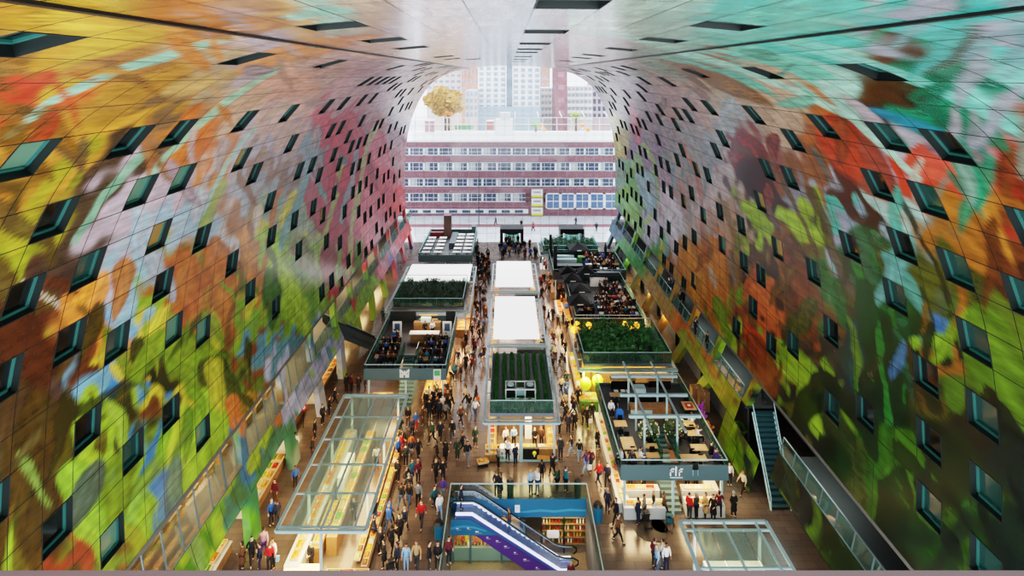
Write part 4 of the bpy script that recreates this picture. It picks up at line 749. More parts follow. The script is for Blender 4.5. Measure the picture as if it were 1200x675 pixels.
W = 'the left aisle side of the near centre stall'; tray_row((-1.3, 50.8), (-1.3, 60.8), 13, .75, W, ['golden','orange','red','cream','white','brown'], PI/2, .8)
W = 'the right aisle side of the near centre stall'; tray_row((3.8, 50.8), (3.8, 60.8), 13, .75, W, ['golden','cream','brown','orange','green'], PI/2, .8)
W = 'the near centre stall, bread corner'
part(t, 'bread_stand', M_wcount, (-1.8, -.7, 49.8, 50.5, 0, .6))
for k in range(4): tray(-1.4+.5*(k % 2), 50.0+.3*(k//2), .6+.25*(k//2), 'golden', W, 0, .8)
for k, x in enumerate((1.5, 2.1, 2.9, 3.6)): tray(x, 50.25, 1.0, ('yellow', 'lime green', 'white', 'golden')[k], 'the front counter of the near centre stall', 0, .6)
light(1.3, 51.3, 3.1, 5, 2.2, 170); light(-1.5, 56, 3.05, .5, 9, 45); light(4.1, 56, 3.05, .5, 9, 45)
# C2, C3
for lab, x0, x1, y0, y1, k in (('middle centre stall with bright white fabric roof', -2.0, 4.25, 63.8, 77.2, 0), ('far centre stall with bright white fabric roof', -2.05, 4.3, 79.6, 91.6, 1)):
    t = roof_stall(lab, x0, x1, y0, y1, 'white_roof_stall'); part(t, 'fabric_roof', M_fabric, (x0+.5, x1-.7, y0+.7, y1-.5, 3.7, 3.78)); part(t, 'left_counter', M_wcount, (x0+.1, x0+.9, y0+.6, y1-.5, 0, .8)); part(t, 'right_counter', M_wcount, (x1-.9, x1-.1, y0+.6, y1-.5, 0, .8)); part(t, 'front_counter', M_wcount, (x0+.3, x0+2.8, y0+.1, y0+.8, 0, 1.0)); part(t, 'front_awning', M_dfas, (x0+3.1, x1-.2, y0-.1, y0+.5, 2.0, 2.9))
    W = 'the %s centre stall, left side' % ('middle', 'far')[k]; tray_row((x0+.45, y0+.8), (x0+.45, y1-.6), 12, .8, W, ['white','red','cream','golden','brown'], PI/2, .85)
    W = 'the %s centre stall, right side' % ('middle', 'far')[k]; tray_row((x1-.45, y0+.8), (x1-.45, y1-.6), 12, .8, W, ['white','cream','brown','pink','golden'], PI/2, .85)
    light(1.1, y0+.6, 2.9, 4, 1.2, 110, (1, .6, .42)); light(x0+.2, (y0+y1)/2, 3, .5, 10, 40, (1, .75, .6)); light(x1-.2, (y0+y1)/2, 3, .5, 10, 40, (1, .75, .6))
# L3 planted + white roof
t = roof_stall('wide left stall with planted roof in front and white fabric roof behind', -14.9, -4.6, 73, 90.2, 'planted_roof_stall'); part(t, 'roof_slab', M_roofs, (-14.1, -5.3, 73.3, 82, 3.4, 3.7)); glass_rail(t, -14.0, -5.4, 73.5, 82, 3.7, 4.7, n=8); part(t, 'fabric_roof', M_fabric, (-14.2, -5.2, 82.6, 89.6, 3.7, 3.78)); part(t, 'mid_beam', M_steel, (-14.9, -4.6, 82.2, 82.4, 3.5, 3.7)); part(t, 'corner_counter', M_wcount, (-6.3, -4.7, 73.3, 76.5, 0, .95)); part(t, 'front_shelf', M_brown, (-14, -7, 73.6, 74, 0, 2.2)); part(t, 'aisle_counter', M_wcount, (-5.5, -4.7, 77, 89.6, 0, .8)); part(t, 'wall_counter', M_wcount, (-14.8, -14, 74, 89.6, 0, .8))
shrubs('roof_planting', 'dense grey green shrubs on the wide left stall roof', -13.8, -5.7, 73.9, 81.8, 3.65, .8, 260, mat('leaf_grey', '5e7e66', .7, noise=.4, nscale=2.5), 40, .2)
W = 'the wide left stall, corner counter'; tray_row((-5.6, 73.8), (-5.6, 76.2), 3, .95, W, ['orange','golden','red'], 0); W = 'the wide left stall, aisle side'; tray_row((-5.0, 77.3), (-5.0, 89.3), 12, .8, W, ['white','brown','cream','golden'], PI/2, .85)
light(-5.4, 74.3, 2.9, 2, 2, 130, (1, .5, .25)); light(-10.5, 73.4, 3.0, 6, .6, 70, (1, .65, .4))
# R3 planted
t = roof_stall('wide right stall with bushy planted roof and fruit counters below', 7.1, 16.7, 58.6, 68.0, 'planted_roof_stall'); R3 = t; part(t, 'roof_slab', M_roofs, (7.6, 16.3, 59, 67.5, 3.4, 3.7)); glass_rail(t, 7.6, 16.3, 59.2, 67.5, 3.7, 4.7, n=7); part(t, 'fruit_counter', mat('green_counter', '5a8a30', .5), (7.0, 9.0, 57.3, 59.0, 0, .9)); part(t, 'back_counter', M_wcount, (8.6, 16.4, 60.7, 61.5, 0, 1.85)); part(t, 'aisle_counter', M_wcount, (6.9, 7.7, 60, 67.6, 0, .8)); part(t, 'front_awning', M_steel, (7.1, 16.7, 58.3, 58.5, 3.34, 3.42)); part(t, 'back_wall', M_warm, (7.8, 16.4, 61.8, 62, 0, 2.9))
shrubs('roof_planting', 'bushy dark green shrubs on the wide right stall roof', 7.9, 16.0, 59.5, 67.3, 3.65, 1.0, 260, M_leaf, 46, .24)
W = 'the wide right fruit stall, green counter'
for k in range(6): tray(7.4+.55*(k % 3), 57.7+.7*(k//3), .9, ('yellow','golden','lime green','orange','cream','yellow')[k], W, 0, .8)
W = 'the wide right fruit stall, back counter'; tray_row((8.7, 61.1), (16.3, 61.1), 13, 1.85, W, ['yellow','cream','orange','red','golden','lime green'], 0, .85)
W = 'the wide right fruit stall, aisle side'; tray_row((7.3, 60.3), (7.3, 67.4), 8, .8, W, ['golden','white','yellow','cream'], PI/2, .9)
for k, (x, y) in enumerate(((7.65, 58.1), (8.9, 58.6))):
    o = thing('hanging_lantern', 'big lime green melon shaped lantern over the fruit counter, %s one' % ('left', 'right')[k], 'lantern', (x, y, 1.9), group=None); b = MB(); b.ball((x, y, 2.2), .55, 14, 9, 1.1); b.build('shade', mat('lime_shade', 'b8d828', .5, emit='b8d828', es=.5), o, True, world=True); b = MB(); b.cyl((x, y, 2.75), (x, y, 3.4), .025, 6); b.build('cord', M_dark, o, world=True)
light(8.2, 58.4, 3.05, 2.4, 2.0, 130, (1, .78, .35)); light(12.8, 60.4, 3.2, 7, 1.0, 150, (1, .76, .38)); light(7.0, 64, 3, .5, 7, 50, (1, .75, .45))
for k, (px, lab) in enumerate(((681, 'left'), (737, 'right'))):
    c = PY(px, 384, 67.0); o = thing('amber_lamp_cluster', 'cluster of glowing amber lamps behind the planted roof, %s one' % lab, 'lamp', (c.x, c.y, 3.7)); m_ = mat('amber_glow', 'f0a030', .5, emit='ff9a28', es=5)
    for q in range(5): b = MB(); b.ball((c.x+.42*(q-2), c.y+.2*(q % 2), c.z+.25*((q*2) % 3-1)), .36, 10, 7); b.build('globe', m_, o, True, world=True)
    b = MB(); b.bar((c.x-.9, c.y, c.z-.5), (c.x+.9, c.y, c.z-.5), .1); b.bar((c.x, c.y, c.z-.5), (c.x, c.y, 3.7), .1); b.build('holder', M_dark, o, world=True)
# R6 planted far
t = roof_stall('far right stall with planted roof near the glass end wall', 5.3, 15.2, 95.6, 103, 'planted_roof_stall'); part(t, 'roof_slab', M_roofs, (5.8, 14.8, 96, 102.6, 3.4, 3.7)); glass_rail(t, 5.9, 14.7, 96.2, 102.5, 3.7, 4.7, n=8); part(t, 'front_counter', M_counter, (5.4, 6.6, 95.9, 99, 0, 1)); light(5.8, 96.5, 3, 1, 2, 40, (1, .6, .5))
shrubs('roof_planting', 'green shrubs on the far right stall roof', 6.1, 14.4, 96.6, 102.3, 3.65, .9, 170, mat('leaf_far', '47785a', .7, noise=.4, nscale=2.5), 40, .24)
# ---- parasols
def parasol(x, y, z, r, h, label, closed=False, rot=.3):
    t = thing('parasol', label, 'parasol', (x, y, z), rot, 'black parasols on the terraces'); b = MB(); b.cyl((0, 0, 0), (0, 0, h+.15), .04, 8); b.build('pole', M_dark, t); b = MB(); b.cyl((0, 0, 0), (0, 0, .12), .35, 14); b.build('base', M_dark, t); b = MB()
    m_ = mat('black_canvas', '24262a', .8)
    if closed: b.cyl((0, 0, h*.35), (0, 0, h*.6), .16, 8, .24); b.cyl((0, 0, h*.6), (0, 0, h+.1), .24, 8, .03); b.build('canopy', m_, t)
    else:
        V = [(0, 0, h)]; n = 4
        V += [(r*math.cos(PI/4+PI/2*i), r*math.sin(PI/4+PI/2*i), h-.75) for i in range(4)]; V += [(v[0], v[1], v[2]-.16) for v in V[1:5]]
        b.add(V, [(0, 1+i, 1+(i+1) % 4) for i in range(4)]+[(1+i, 5+i, 5+(i+1) % 4, 1+(i+1) % 4) for i in range(4)]); b.build('canopy', m_, t); b = MB()
        for i in range(4): b.bar((0, 0, h-.9), (V[1+i][0]*.96, V[1+i][1]*.96, h-.8), .03)
        b.build('ribs', M_dark, t); b = MB(); b.box(-.35, .35, -r*.72, -r*.7, h-.84, h-.74); b.build('white_print', M_white, t)
for px, py, Y, r, lab, cl in ((670, 332, 80.5, 1.7, 'black parasol at the left end of the parasol terrace, furthest of three', 0), (680, 344, 76.5, 1.7, 'black parasol on the parasol terrace, middle of three', 0), (678, 352, 72.5, 1.8, 'black parasol on the parasol terrace, nearest of three', 0), (665, 317.5, 83.3, 1.6, 'black parasol in front of the far dark fascia, left of two', 0), (686, 317.5, 83.3, 1.6, 'black parasol in front of the far dark fascia, right of two', 0), (677, 286, 94.6, 2.2, 'large black parasol at the back of the far crowded terrace', 0), (709.5, 284.5, 94, 0, 'closed black parasol at the back right of the far terrace', 1)):
    c = PY(px, py, Y); parasol(c.x, Y, 3.3, r, max(2.3, c.z-3.3), lab, cl, 0.05)
# ================================================================ ESCALATOR PIT, WALL EDGES, FURNITURE
M_blue = mat('teal_blue_panel', '1f5f82', .45); M_blue2 = mat('wave_blue', '3a80a8', .45); M_purple = mat('purple_panel', '4a2a70', .45); M_rub = mat('black_rubber', '0c0c0e', .4); M_step = mat('escalator_step', '7a86c0', .4, .3); M_led = mat('led_strip', 'e8e4ff', .4, emit='cfd0ff', es=1.6); M_bin = mat('blue_bin', '1a5a78', .5)
b = MB(); b.box(PX0-3, PX1+3, PYN-2, PYB+5, PZ-.3, PZ); struct(b.build('floor_pit', mat('basement_floor', '8a7a66', .4, noise=.15)))
b = MB(); b.box(PX0-.2, PX0+.03, PYN, PYB+.2, PZ, .01); struct(b.build('wall_pit_left', M_con)); b = MB(); b.box(PX1-.03, PX1+.2, PYN, PYB+.2, PZ, .01); struct(b.build('wall_pit_right', M_con))
b = MB(); b.box(PX0, PX1, PYB-.03, PYB+.2, -1.35, .01); struct(b.build('wall_pit_fascia', M_blue))
b = MB(); b.box(PX0-2, PX1+2, PYB+4.6, PYB+4.8, PZ, -.35); struct(b.build('wall_pit_back', mat('shop_back', '4a4038', .7)))
b = MB(); b.prism([(.3, -.95), (1.4, -.85), (2.6, -.72), (3.6, -.8), (4.8, -.68), (6.0, -.75), (6.0, -.9), (4.8, -.86), (3.6, -.98), (2.6, -.92), (1.4, -1.0)], 'y', PYB-.05, PYB-.02); o = b.build('trim_80', M_blue2); struct(o)
o = thing('paper_notice', 'small white notice on the blue band behind the escalator', 'notice', (.75, PYB-.02, -.9)); part(o, 'sheet', M_white, (.6, .98, PYB-.08, PYB-.05, -.95, -.4)); part(o, 'line_of_print', M_grey, (.68, .9, PYB-.085, PYB-.08, -.62, -.58))
# balustrade
t = thing('glass_balustrade', 'clear glass balustrade with steel rail around the escalator opening', 'balustrade', (PX0, PYB, 0))
for i in range(6): part(t, 'pane', M_glass, (PX0+(PX1-PX0)*i/6+.02, PX0+(PX1-PX0)*(i+1)/6-.02, PYB-.02, PYB+.01, .02, 1.15))
for x in (PX0, PX1):
    for i in range(5): y = PYB-(i+1)*2.4; part(t, 'pane', M_glass, (x-.015, x+.015, y+.02, y+2.38, 0, 1.15))
for p_, q_ in (((PX0, PYB, 1.18), (PX1, PYB, 1.18)), ((PX0, PYN, 1.18), (PX0, PYB, 1.18)), ((PX1, PYN, 1.18), (PX1, PYB, 1.18))): b = MB(); b.bar(p_, q_, .07); b.build('handrail', M_steel, t, world=True)
# escalator: down to the right
def escalator(name, label, A, B, ya, yb, top_run, bot_run, sgn, led=True):
    """A/B top and bottom ends of the slope (x,z); runs along x between y=ya (near) and yb"""
    t = thing(name, label, 'escalator', (A[0], (ya+yb)/2, A[1])); (xa, za), (xb, zb) = A, B; x0 = xa-sgn*top_run; x1 = xb+sgn*bot_run
    line = [(x0, za), (xa, za), (xb, zb), (x1, zb)]; b = MB(); poly = [(x, z-.02) for x, z in line]+[(x1, zb-.3), (xb-sgn*.1, zb-.34), (xa-sgn*.15, za-.36), (x0, za-.3)]
    b.prism(poly, 'y', ya, yb); b.build('truss', mat('truss_blue', '3c4a7c', .45), t, world=True)
    n = 18; b = MB(); 
    for k in range(n):
        x = xa+(xb-xa)*k/n; z = za+(zb-za)*k/n; x2 = xa+(xb-xa)*(k+1)/n; z2 = za+(zb-za)*(k+1)/n; b.box(min(x, x2), max(x, x2), ya+.28, yb-.28, min(z, z2)-.1, max(z, z2)-.02+.0)
    b.box(min(x0, xa), max(x0, xa), ya+.28, yb-.28, za-.1, za); b.box(min(xb, x1), max(xb, x1), ya+.28, yb-.28, zb-.1, zb); b.build('steps', M_step, t, world=True)
    for y in (ya+.12, yb-.12):
        pts = [(x0-sgn*.25, y, za+.45), (x0-sgn*.42, y, za+.62), (x0-sgn*.38, y, za+.9), (x0-sgn*.15, y, za+1.02), (xa+sgn*.1, y, za+1.02), (xa+sgn*.55, y, za+.82), (xb-sgn*.3, y, zb+1.15), (xb+sgn*.3, y, zb+1.0), (x1+sgn*.1, y, zb+.98), (x1+sgn*.42, y, zb+.8), (x1+sgn*.42, y, zb+.55), (x1+sgn*.2, y, zb+.38)]
        b = MB(); b.tube(pts, .055, 8); b.build('handrail', M_rub, t, True, world=True)
        b = MB(); b.tube([(p[0], p[1], p[2]-.1) for p in pts[3:9]], .025, 6); b.build('handrail_guide', M_steel, t, True, world=True)
        g = MB(); up = [(x0-sgn*.1, za+.95), (xa+sgn*.1, za+.95), (xb-sgn*.1, zb+.98), (x1+sgn*.2, zb+.93)]; dn = [(x0-sgn*.1, za+.1), (xa, za+.1), (xb, zb+.1), (x1+sgn*.2, zb+.1)]; g.add([(x, y, z) for x, z in up+dn], [(0, 1, 5, 4), (1, 2, 6, 5), (2, 3, 7, 6)]); g.build('side_glass', M_glass, t, world=True)
        b = MB(); 
        for p_, q_ in zip(line[:-1], line[1:]): b.bar((p_[0], y, p_[1]+.09), (q_[0], y, q_[1]+.09), .2, .1)
        b.build('skirt', M_led if led else M_steel, t, world=True)
    return t
E_A, E_B = (-2.55, 0.0), (3.95, -4.15); EY0, EY1 = 43.65, 45.05
E1 = escalator('escalator', 'escalator with glass sides and black handrails going down to the basement', E_A, E_B, EY0, EY1, 1.2, .85, 1)
# cladding below the escalator: blue above, purple along the slope
t = thing('escalator_cladding', 'blue and purple printed panel below the escalator', 'panel', (-4, EY0-.1, -2.2))
def quad_panel(nm, m, pts, y=EY0-.06, d=.05): b = MB(); b.prism(pts, 'y', y, y+d); return b.build(nm, m, t, world=True)
quad_panel('blue_panel', M_blue, [(-4.1, -.2), (-2.7, -.2), (-.75, -1.35), (-4.1, -1.35)]); quad_panel('purple_panel', M_purple, [(-2.3, -1.36), (-.8, -1.36), (4.0, -4.4), (4.0, -4.6), (2.45, -4.6)], EY0-.08)
quad_panel('wave', M_blue2, [(-4.1, -.75), (-3.2, -.6), (-2.4, -.68), (-1.5, -1.0), (-1.5, -1.1), (-2.4, -.85), (-3.2, -.78), (-4.1, -.95)], EY0-.075, .01)
for k, (x, z, w_) in enumerate(((-3.7, -.85, .35), (-2.9, -.82, .3), (-2.3, -1.08, .5), (-1.5, -1.5, .3), (-.8, -1.75, .35), (-.2, -2.15, .4), (.5, -2.6, .3), (1.2, -3.1, .45), (2.1, -3.7, .3))):
    o = quad_panel('print_line', M_white, [(x, z), (x+w_*.5, z), (x+w_*.5, z+.05), (x, z+.05)], EY0-.1, .012); o = quad_panel('print_line', M_grey, [(x, z-.1), (x+w_, z-.1), (x+w_, z-.06), (x, z-.06)], EY0-.1, .012)
# basement flower shop and bottle shelves
t = thing('flower_shop', 'warm lit basement flower shop window below the escalator', 'shop', (-2.6, 45.6, PZ)); part(t, 'back_wall', M_warm, (-4.1, 1.0, 47.5, 47.6, PZ, -1.4)); part(t, 'plant_table', M_counter, (-4.0, 1.1, 45.35, 45.95, PZ, PZ+.95))
for x in (-4.1, -2.75, -.4, 1.3): part(t, 'mullion', M_panel, (x-.08, x+.08, 45.06, 45.2, PZ, -1.36))
part(t, 'shop_glass', M_glass, (-4.1, 1.3, 45.12, 45.14, PZ, -1.36)); part(t, 'standing_banner', M_wcount, (.35, .6, 45.25, 45.29, PZ, PZ+1.4))
fl = ['d85a30', 'e8a030', 'c83848', 'e8d050', '6a8a30', 'd87890']
for k in range(15):
    x = -3.9+.26*k
    if -2.95 < x < -2.6: continue
    o = thing('potted_flowers', '%s flowers in a pot in the basement flower shop window' % ('orange','amber','red','yellow','green','pink')[k % 6], 'flowers', (x, 45.65, PZ+.95), group='flower pots in the basement shop window'); b = MB(); b.cyl((x, 45.65, PZ+.95), (x, 45.65, PZ+1.15), .08, 8, .11); b.build('pot', mat('terracotta', 'b0643c', .7), o, world=True); b = MB()
    for q in range(16): a = random.random()*6.28; h = random.random()*.75; r_ = .16*random.random(); b.ball((x+r_*math.cos(a), 45.65+r_*math.sin(a), PZ+1.15+h), .075, 5, 4)
    b.build('blossoms', mat('petal_'+fl[k % 6], fl[k % 6], .6), o, world=True)
light(-2.2, 46.0, -1.45, 3.4, 1.2, 60, (1, .68, .3)); light(4.2, 45.7, -1.45, 3, .5, 14, (1, .75, .4)); light(5.0, 43.0, -.4, .8, 2.0, 14, (1, .82, .55))
t = thing('bottle_rack', 'dark shelf rack of bottles in the basement shop behind the escalator', 'shelf', (4.3, 46.3, PZ)); part(t, 'upright', M_dark, (2.6, 2.7, 46, 46.4, PZ, -1.4)); part(t, 'upright', M_dark, (4.35, 4.45, 46, 46.4, PZ, -1.4)); part(t, 'upright', M_dark, (6.1, 6.2, 46, 46.4, PZ, -1.4))
bb = MB(); bb.cyl((0, 0, 0), (0, 0, .22), .05, 8); bb.cyl((0, 0, .22), (0, 0, .34), .02, 8); BOT = bb.mesh('bottle', mat('bottle_glass', 'ffffff', .2, objcol=True))
for k in range(5):
    z = -1.9-.5*k; part(t, 'shelf', M_wcount, (2.7, 6.1, 46, 46.4, z, z+.04))
    for q in range(14):
        o = obj('bottle', BOT, None, (2.85+.235*q, 46.15, z+.04), color=lin(random.choice(('c89030', 'e0c060', '3a4a20', 'a03020', 'e8e0c0')))); tag(o, 'small bottle on the %s basement rack shelf' % ('top', 'second', 'third', 'fourth', 'lowest')[k], 'bottle', 'bottles in the basement rack, shelf %s' % ('one', 'two', 'three', 'four', 'five')[k])
part(t, 'hanging_cards', M_white, (3.1, 4.0, 45.98, 46.0, -3.4, -2.8))
# bins by the opening
def bin_(x, y, label, m, h=1.1, r=.28, z=0):
    t = thing('waste_bin', label, 'bin', (x, y, z)); b = MB(); b.cyl((x, y, z), (x, y, z+h*.85), r*.85, 14, r); b.build('body', m, t, world=True); b = MB(); b.cyl((x, y, z+h*.85), (x, y, z+h), r*1.05, 14, r*.7); b.build('lid', M_dark if m is not M_dark else M_panel, t, world=True)
p = P(598, 581); bin_(p.x, p.y, 'dark green bin behind the balustrade, near two people', mat('green_bin', '1f3a30', .5), 1.3); p = P(677, 582); bin_(p.x, p.y, 'dark green bin at the back right corner of the balustrade', MATS['green_bin'], 1.3); bin_(6.6, 43.2, 'bright blue bin outside the right side of the balustrade', M_bin, 1.3, .36); bin_(-4.75, 41.6, 'blue bin outside the left side of the balustrade', M_bin, 1.2, .34)
# round mats lying on the floor
for k, (px, py, r_) in enumerate(((585, 551, .45), (707, 604, .85), (763, 620, 1.2), (775, 616, .7))):
    p = P(px, py); o = MB(); o.cyl((p.x, p.y, 0), (p.x, p.y, .03), r_, 24); o = o.build('floor_grate', mat('floor_grate', '3a3634', .6)); tag(o, 'round dark plate on the floor, %s' % ('before the near centre stall', 'in the right aisle near the bottom', 'under the left pushchair', 'under the right pushchair')[k], 'floor plate')
# crate and mobile bakery boards before the centre stall
p = P(566, 545); tray(p.x, p.y, .25, 'golden', 'a low stand at the left front of the near centre stall', .3, .9); part(thing('crate_stand', 'low dark stand under the golden tray, left of centre stall', 'stand', (p.x, p.y, 0)), 'legs', M_dark, (p.x-.4, p.x+.4, p.y-.25, p.y+.25, 0, .25))
o = thing('bench_sign', 'wooden floor sign board lying tilted before the near centre stall', 'sign', (4.6, 48.2, 0)); b = MB(); c0 = P(637, 541); b.add([(c0.x-.55, c0.y-.1, .25), (c0.x+.5, c0.y-.1, .2), (c0.x+.55, c0.y+.35, .75), (c0.x-.45, c0.y+.35, .8)], [(0, 1, 2, 3)]); b.build('board', mat('amber_wood', 'c8862a', .5, noise=.2), o, world=True)
for s in (-.4, .4): b = MB(); b.bar((c0.x+s, c0.y+.3, 0), (c0.x+s, c0.y+.2, .6), .05); b.build('leg', M_wood, o, world=True)
# ---- right wall: shutters, lime panel, stair
k = 0
for ya, yb in ((54, 60.6), (62, 70), (71.3, 78.5), (80, 88), (90, 98), (100, 108)):
    t = thing('roller_shutter', 'perforated pale roller shutter on the right wall, %s from the stair' % ('first','second','third','fourth','fifth','sixth')[k], 'shutter', (20.2, (ya+yb)/2, 0)); k += 1
    part(t, 'curtain', M_shut, (20.2, 20.3, ya, yb, 0, 2.5)); b = MB()
    for q in range(16): b.box(20.17, 20.21, ya+.1, yb-.1, .1+.15*q, .16+.15*q)
    b.build('slats', mat('shutter_slat', '70767a', .5, .3), t, world=True); part(t, 'guide', M_dark, (20.1, 20.35, ya-.15, ya, 0, 2.6)); part(t, 'guide', M_dark, (20.1, 20.35, yb, yb+.15, 0, 2.6))
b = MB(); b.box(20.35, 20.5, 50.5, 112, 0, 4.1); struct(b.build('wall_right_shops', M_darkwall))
t = thing('staircase', 'dark teal open stair rising beside the lime panel, right wall', 'stairs', (20.3, 44.3, 0)); b = MB(); M_stair = mat('stair_teal', '24484e', .5)
for q in range(17):
    z = .22*(q+1); y = 44.3+.36*q; b = MB(); b.box(19.6+.07*q, 21.0+.09*q, y, y+.36, z-.06, z); b.build('step', M_stair, t, world=True); b = MB(); b.box(19.6+.07*q, 21.0+.09*q, y+.34, y+.36, z-.06, z+.16); b.build('riser', mat('riser', '14282c', .6), t, world=True)
for (xa, xb) in ((19.55, 20.7), (21.05, 22.5)): b = MB(); b.bar((xa, 44.2, .95), (xb, 50.4, 4.7), .06); b.bar((xa, 44.2, 0), (xb, 50.4, 3.75), .1, .2); b.bar((xa, 44.2, 0), (xa, 44.2, .95), .06); b.build('railing', M_steel, t, world=True)
# ---- left escalator from the gallery
E2 = thing('escalator', 'short dark escalator from the left gallery down beside the castle terrace', 'escalator', (-17.4, 68.5, 0)); A, B_ = Vector((-20.3, 66.6, 4.4)), Vector((-15.2, 70.3, .2)); dv = (B_-A); sd_ = Vector((dv.y, -dv.x, 0)).normalized()*.8
b = MB(); b.bar(A-Vector((0,0,.3)), B_-Vector((0,0,.1)), 1.6, .7); b.build('truss', M_dfas, E2, world=True)
for s in (-1, 1):
    o_ = sd_*s; b = MB(); b.add([A+o_, B_+o_, B_+o_+Vector((0,0,1)), A+o_+Vector((0,0,1))], [(0, 1, 2, 3)]); b.build('side_panel', M_dfas, E2, world=True); b = MB(); b.bar(A+o_+Vector((0,0,1.03)), B_+o_+Vector((0,0,1.03)), .09); b.build('handrail', M_rub if s > 0 else M_steel, E2, world=True)
b = MB()
for q in range(14): p = A.lerp(B_, (q+.5)/14); b.cbox((p.x, p.y, p.z+.15), (1.3, .34, .12), math.atan2(dv.y, dv.x)+PI/2)
b.build('steps', M_dark, E2, world=True)
# ---- left wall shops
for k, (y, m_, lab) in enumerate(((50.2, M_white, 'white partition wall beside the vegetable display, left wall'), (43.4, M_white, 'white sloping screen behind the near left display'), (58.5, mat('pale_wall', 'd8cfc0', .7), 'pale partition between the left wall shops beside the castle terrace'))):
    t = thing('partition', lab, 'partition', (-19.6, y, 0)); part(t, 'panel', m_, (-21.5, -18.4, y, y+.12, 0, 2.5)); part(t, 'end_trim', M_dark, (-18.4, -18.3, y-.05, y+.2, 0, 2.5))
for k, (xa, xb, ya, yb, w_, cs) in enumerate(((-19.4, -18.4, 44.2, 49.6, 'left wall vegetable display', ['green','cream','red','golden','white','lime green']), (-19.9, -18.6, 37.4, 40.4, 'near left corner fruit table', ['orange','green','cream','red']), (-20.4, -19.4, 51.5, 57.5, 'left wall yellow shop counter', ['golden','red','orange','yellow']), (-19.6, -18.8, 60, 66, 'middle left wall shop counter', ['golden','orange','brown']))):
    t = thing('display_counter', 'long display counter for %s' % w_, 'counter', ((xa+xb)/2, (ya+yb)/2, 0)); part(t, 'base', M_wcount, (xa, xb, ya, yb, 0, .7)); part(t, 'top', M_counter, (xa-.05, xb+.05, ya, yb, .7, .76)); n_ = int((yb-ya)/.95)
    for rw in range(2): tray_row((xa+.28+.5*rw, ya, 0), (xa+.28+.5*rw, yb, 0), n_, .76, w_+(', wall row', ', aisle row')[rw], cs, PI/2, .9)
for y in (39, 46.5, 54.5, 63, 72, 82, 93): light(-20.5, y, 2.45, 1.6, 6, 75, (1, .66, .3))
for y in (40, 48, 56, 66, 78, 92): light(-21.5, y, 6.85, 1.6, 6, 55, (1, .74, .42))
for y in (40, 47, 57, 66, 76, 90): light(21.6, y, 6.85, 1.2, 5, 30, (.85, 1, .95))
for y in (75, 84, 94): light(19.6, y, 2.4, 1, 6, 45, (1, .68, .3))
o = thing('round_sign', 'red round target sign on the left wall shop front', 'sign', (-18.9, 54.6, 0)); c0 = Vector((-18.6, 54.6, 1.9)); b = MB(); b.cyl(c0, c0+Vector((.0,-.05,0)), .36, 20); b.build('disc', mat('sign_red', 'b82828', .5), o, world=True); b = MB(); b.cyl(c0+Vector((0,-.05,0)), c0+Vector((0,-.07,0)), .2, 16); b.build('center', M_white, o, world=True); b = MB(); b.bar((-18.6, 54.62, 0), (-18.6, 54.62, 1.6), .06); b.build('pole', M_dark, o, world=True)
o = thing('round_sign', 'yellow round plaque with dark line of writing on the left gallery glass', 'sign', (-19.2, 43.9, 5.2)); c0 = PY(267, 569, 41.5); b = MB(); b.cyl(c0, c0+Vector((.05,-.02,0)), .5, 20); b.build('disc', mat('plaque', 'd8b858', .5), o, world=True); b = MB(); b.bar(c0+Vector((.08,-.2,-.05)), c0+Vector((.08,.25,.1)), .03, .12); b.build('writing', M_brown, o, world=True)
# left gallery furniture
for k in range(11):
    y = 33+k*2.1; t = thing('gallery_shelf', 'wooden stack of crates behind the left gallery glass, %s from near end' % ('first','second','third','fourth','fifth','sixth','seventh','eighth','ninth','tenth','eleventh')[k], 'shelf', (-21.2, y, 4.38)); part(t, 'lower_crate', M_wood, (-21.8, -20.6, y-.7, y+.7, 4.38, 4.95)); part(t, 'upper_crate', M_wcount, (-21.7, -20.9, y-.5, y+.4, 4.95, 5.4)); part(t, 'goods', M_counter, (-21.5, -21.1, y-.3, y+.2, 5.4, 5.6))
o = thing('wall_banner', 'dark red panel hanging behind the near left gallery glass', 'banner', (-22.4, 42, 5.2)); part(o, 'cloth', mat('wine_red', '7a2028', .7), (-22.3, -22.2, 39.5, 45, 5.0, 6.9)); part(o, 'rod', M_dark, (-22.3, -22.22, 39.3, 45.2, 6.9, 6.97))
# cardboard boxes and flowers, right passage
k = 0
for px, py, n_ in ((816, 475, 3), (824, 480, 3)):
    p = P(px, py)
    for q in range(n_):
        t = thing('cardboard_box', '%s brown cardboard box of the %s stack in the right passage' % (('lowest', 'middle', 'top')[q], ('far', 'near')[k]), 'box', (p.x, p.y, .62*q)); part(t, 'carton', mat('cardboard', '8a6a4c', .8, noise=.15), (p.x-.5, p.x+.5, p.y-.45, p.y+.45, .62*q, .62*q+.61)); part(t, 'tape', M_wood, (p.x-.06, p.x+.06, p.y-.46, p.y+.46, .62*q+.3, .62*q+.615))
    k += 1
for k, (px, py, c_, nm) in enumerate(((834, 484, 'b050c8', 'purple'), (837, 492, 'd070d0', 'pink purple'), (841, 505, 'e88020', 'orange'), (843, 513, 'd86a20', 'deep orange'))):
    p = P(px, py+10); p.x -= 1.1; t = thing('potted_flowers', '%s flowers in a tall pot against the near shutter, right passage' % nm, 'flowers', (p.x, p.y, 0)); b = MB(); b.cyl((p.x, p.y, 0), (p.x, p.y, .7), .3, 10, .4); b.build('pot', M_dark, t, world=True); b = MB()
    for q in range(40): u = RNG.normal(size=3)*.2; b.ball((p.x+u[0], p.y+u[1], 1.15+u[2]*1.1), .13, 5, 4)
    b.build('blossoms', mat('petal_'+c_, c_, .6), t, world=True)
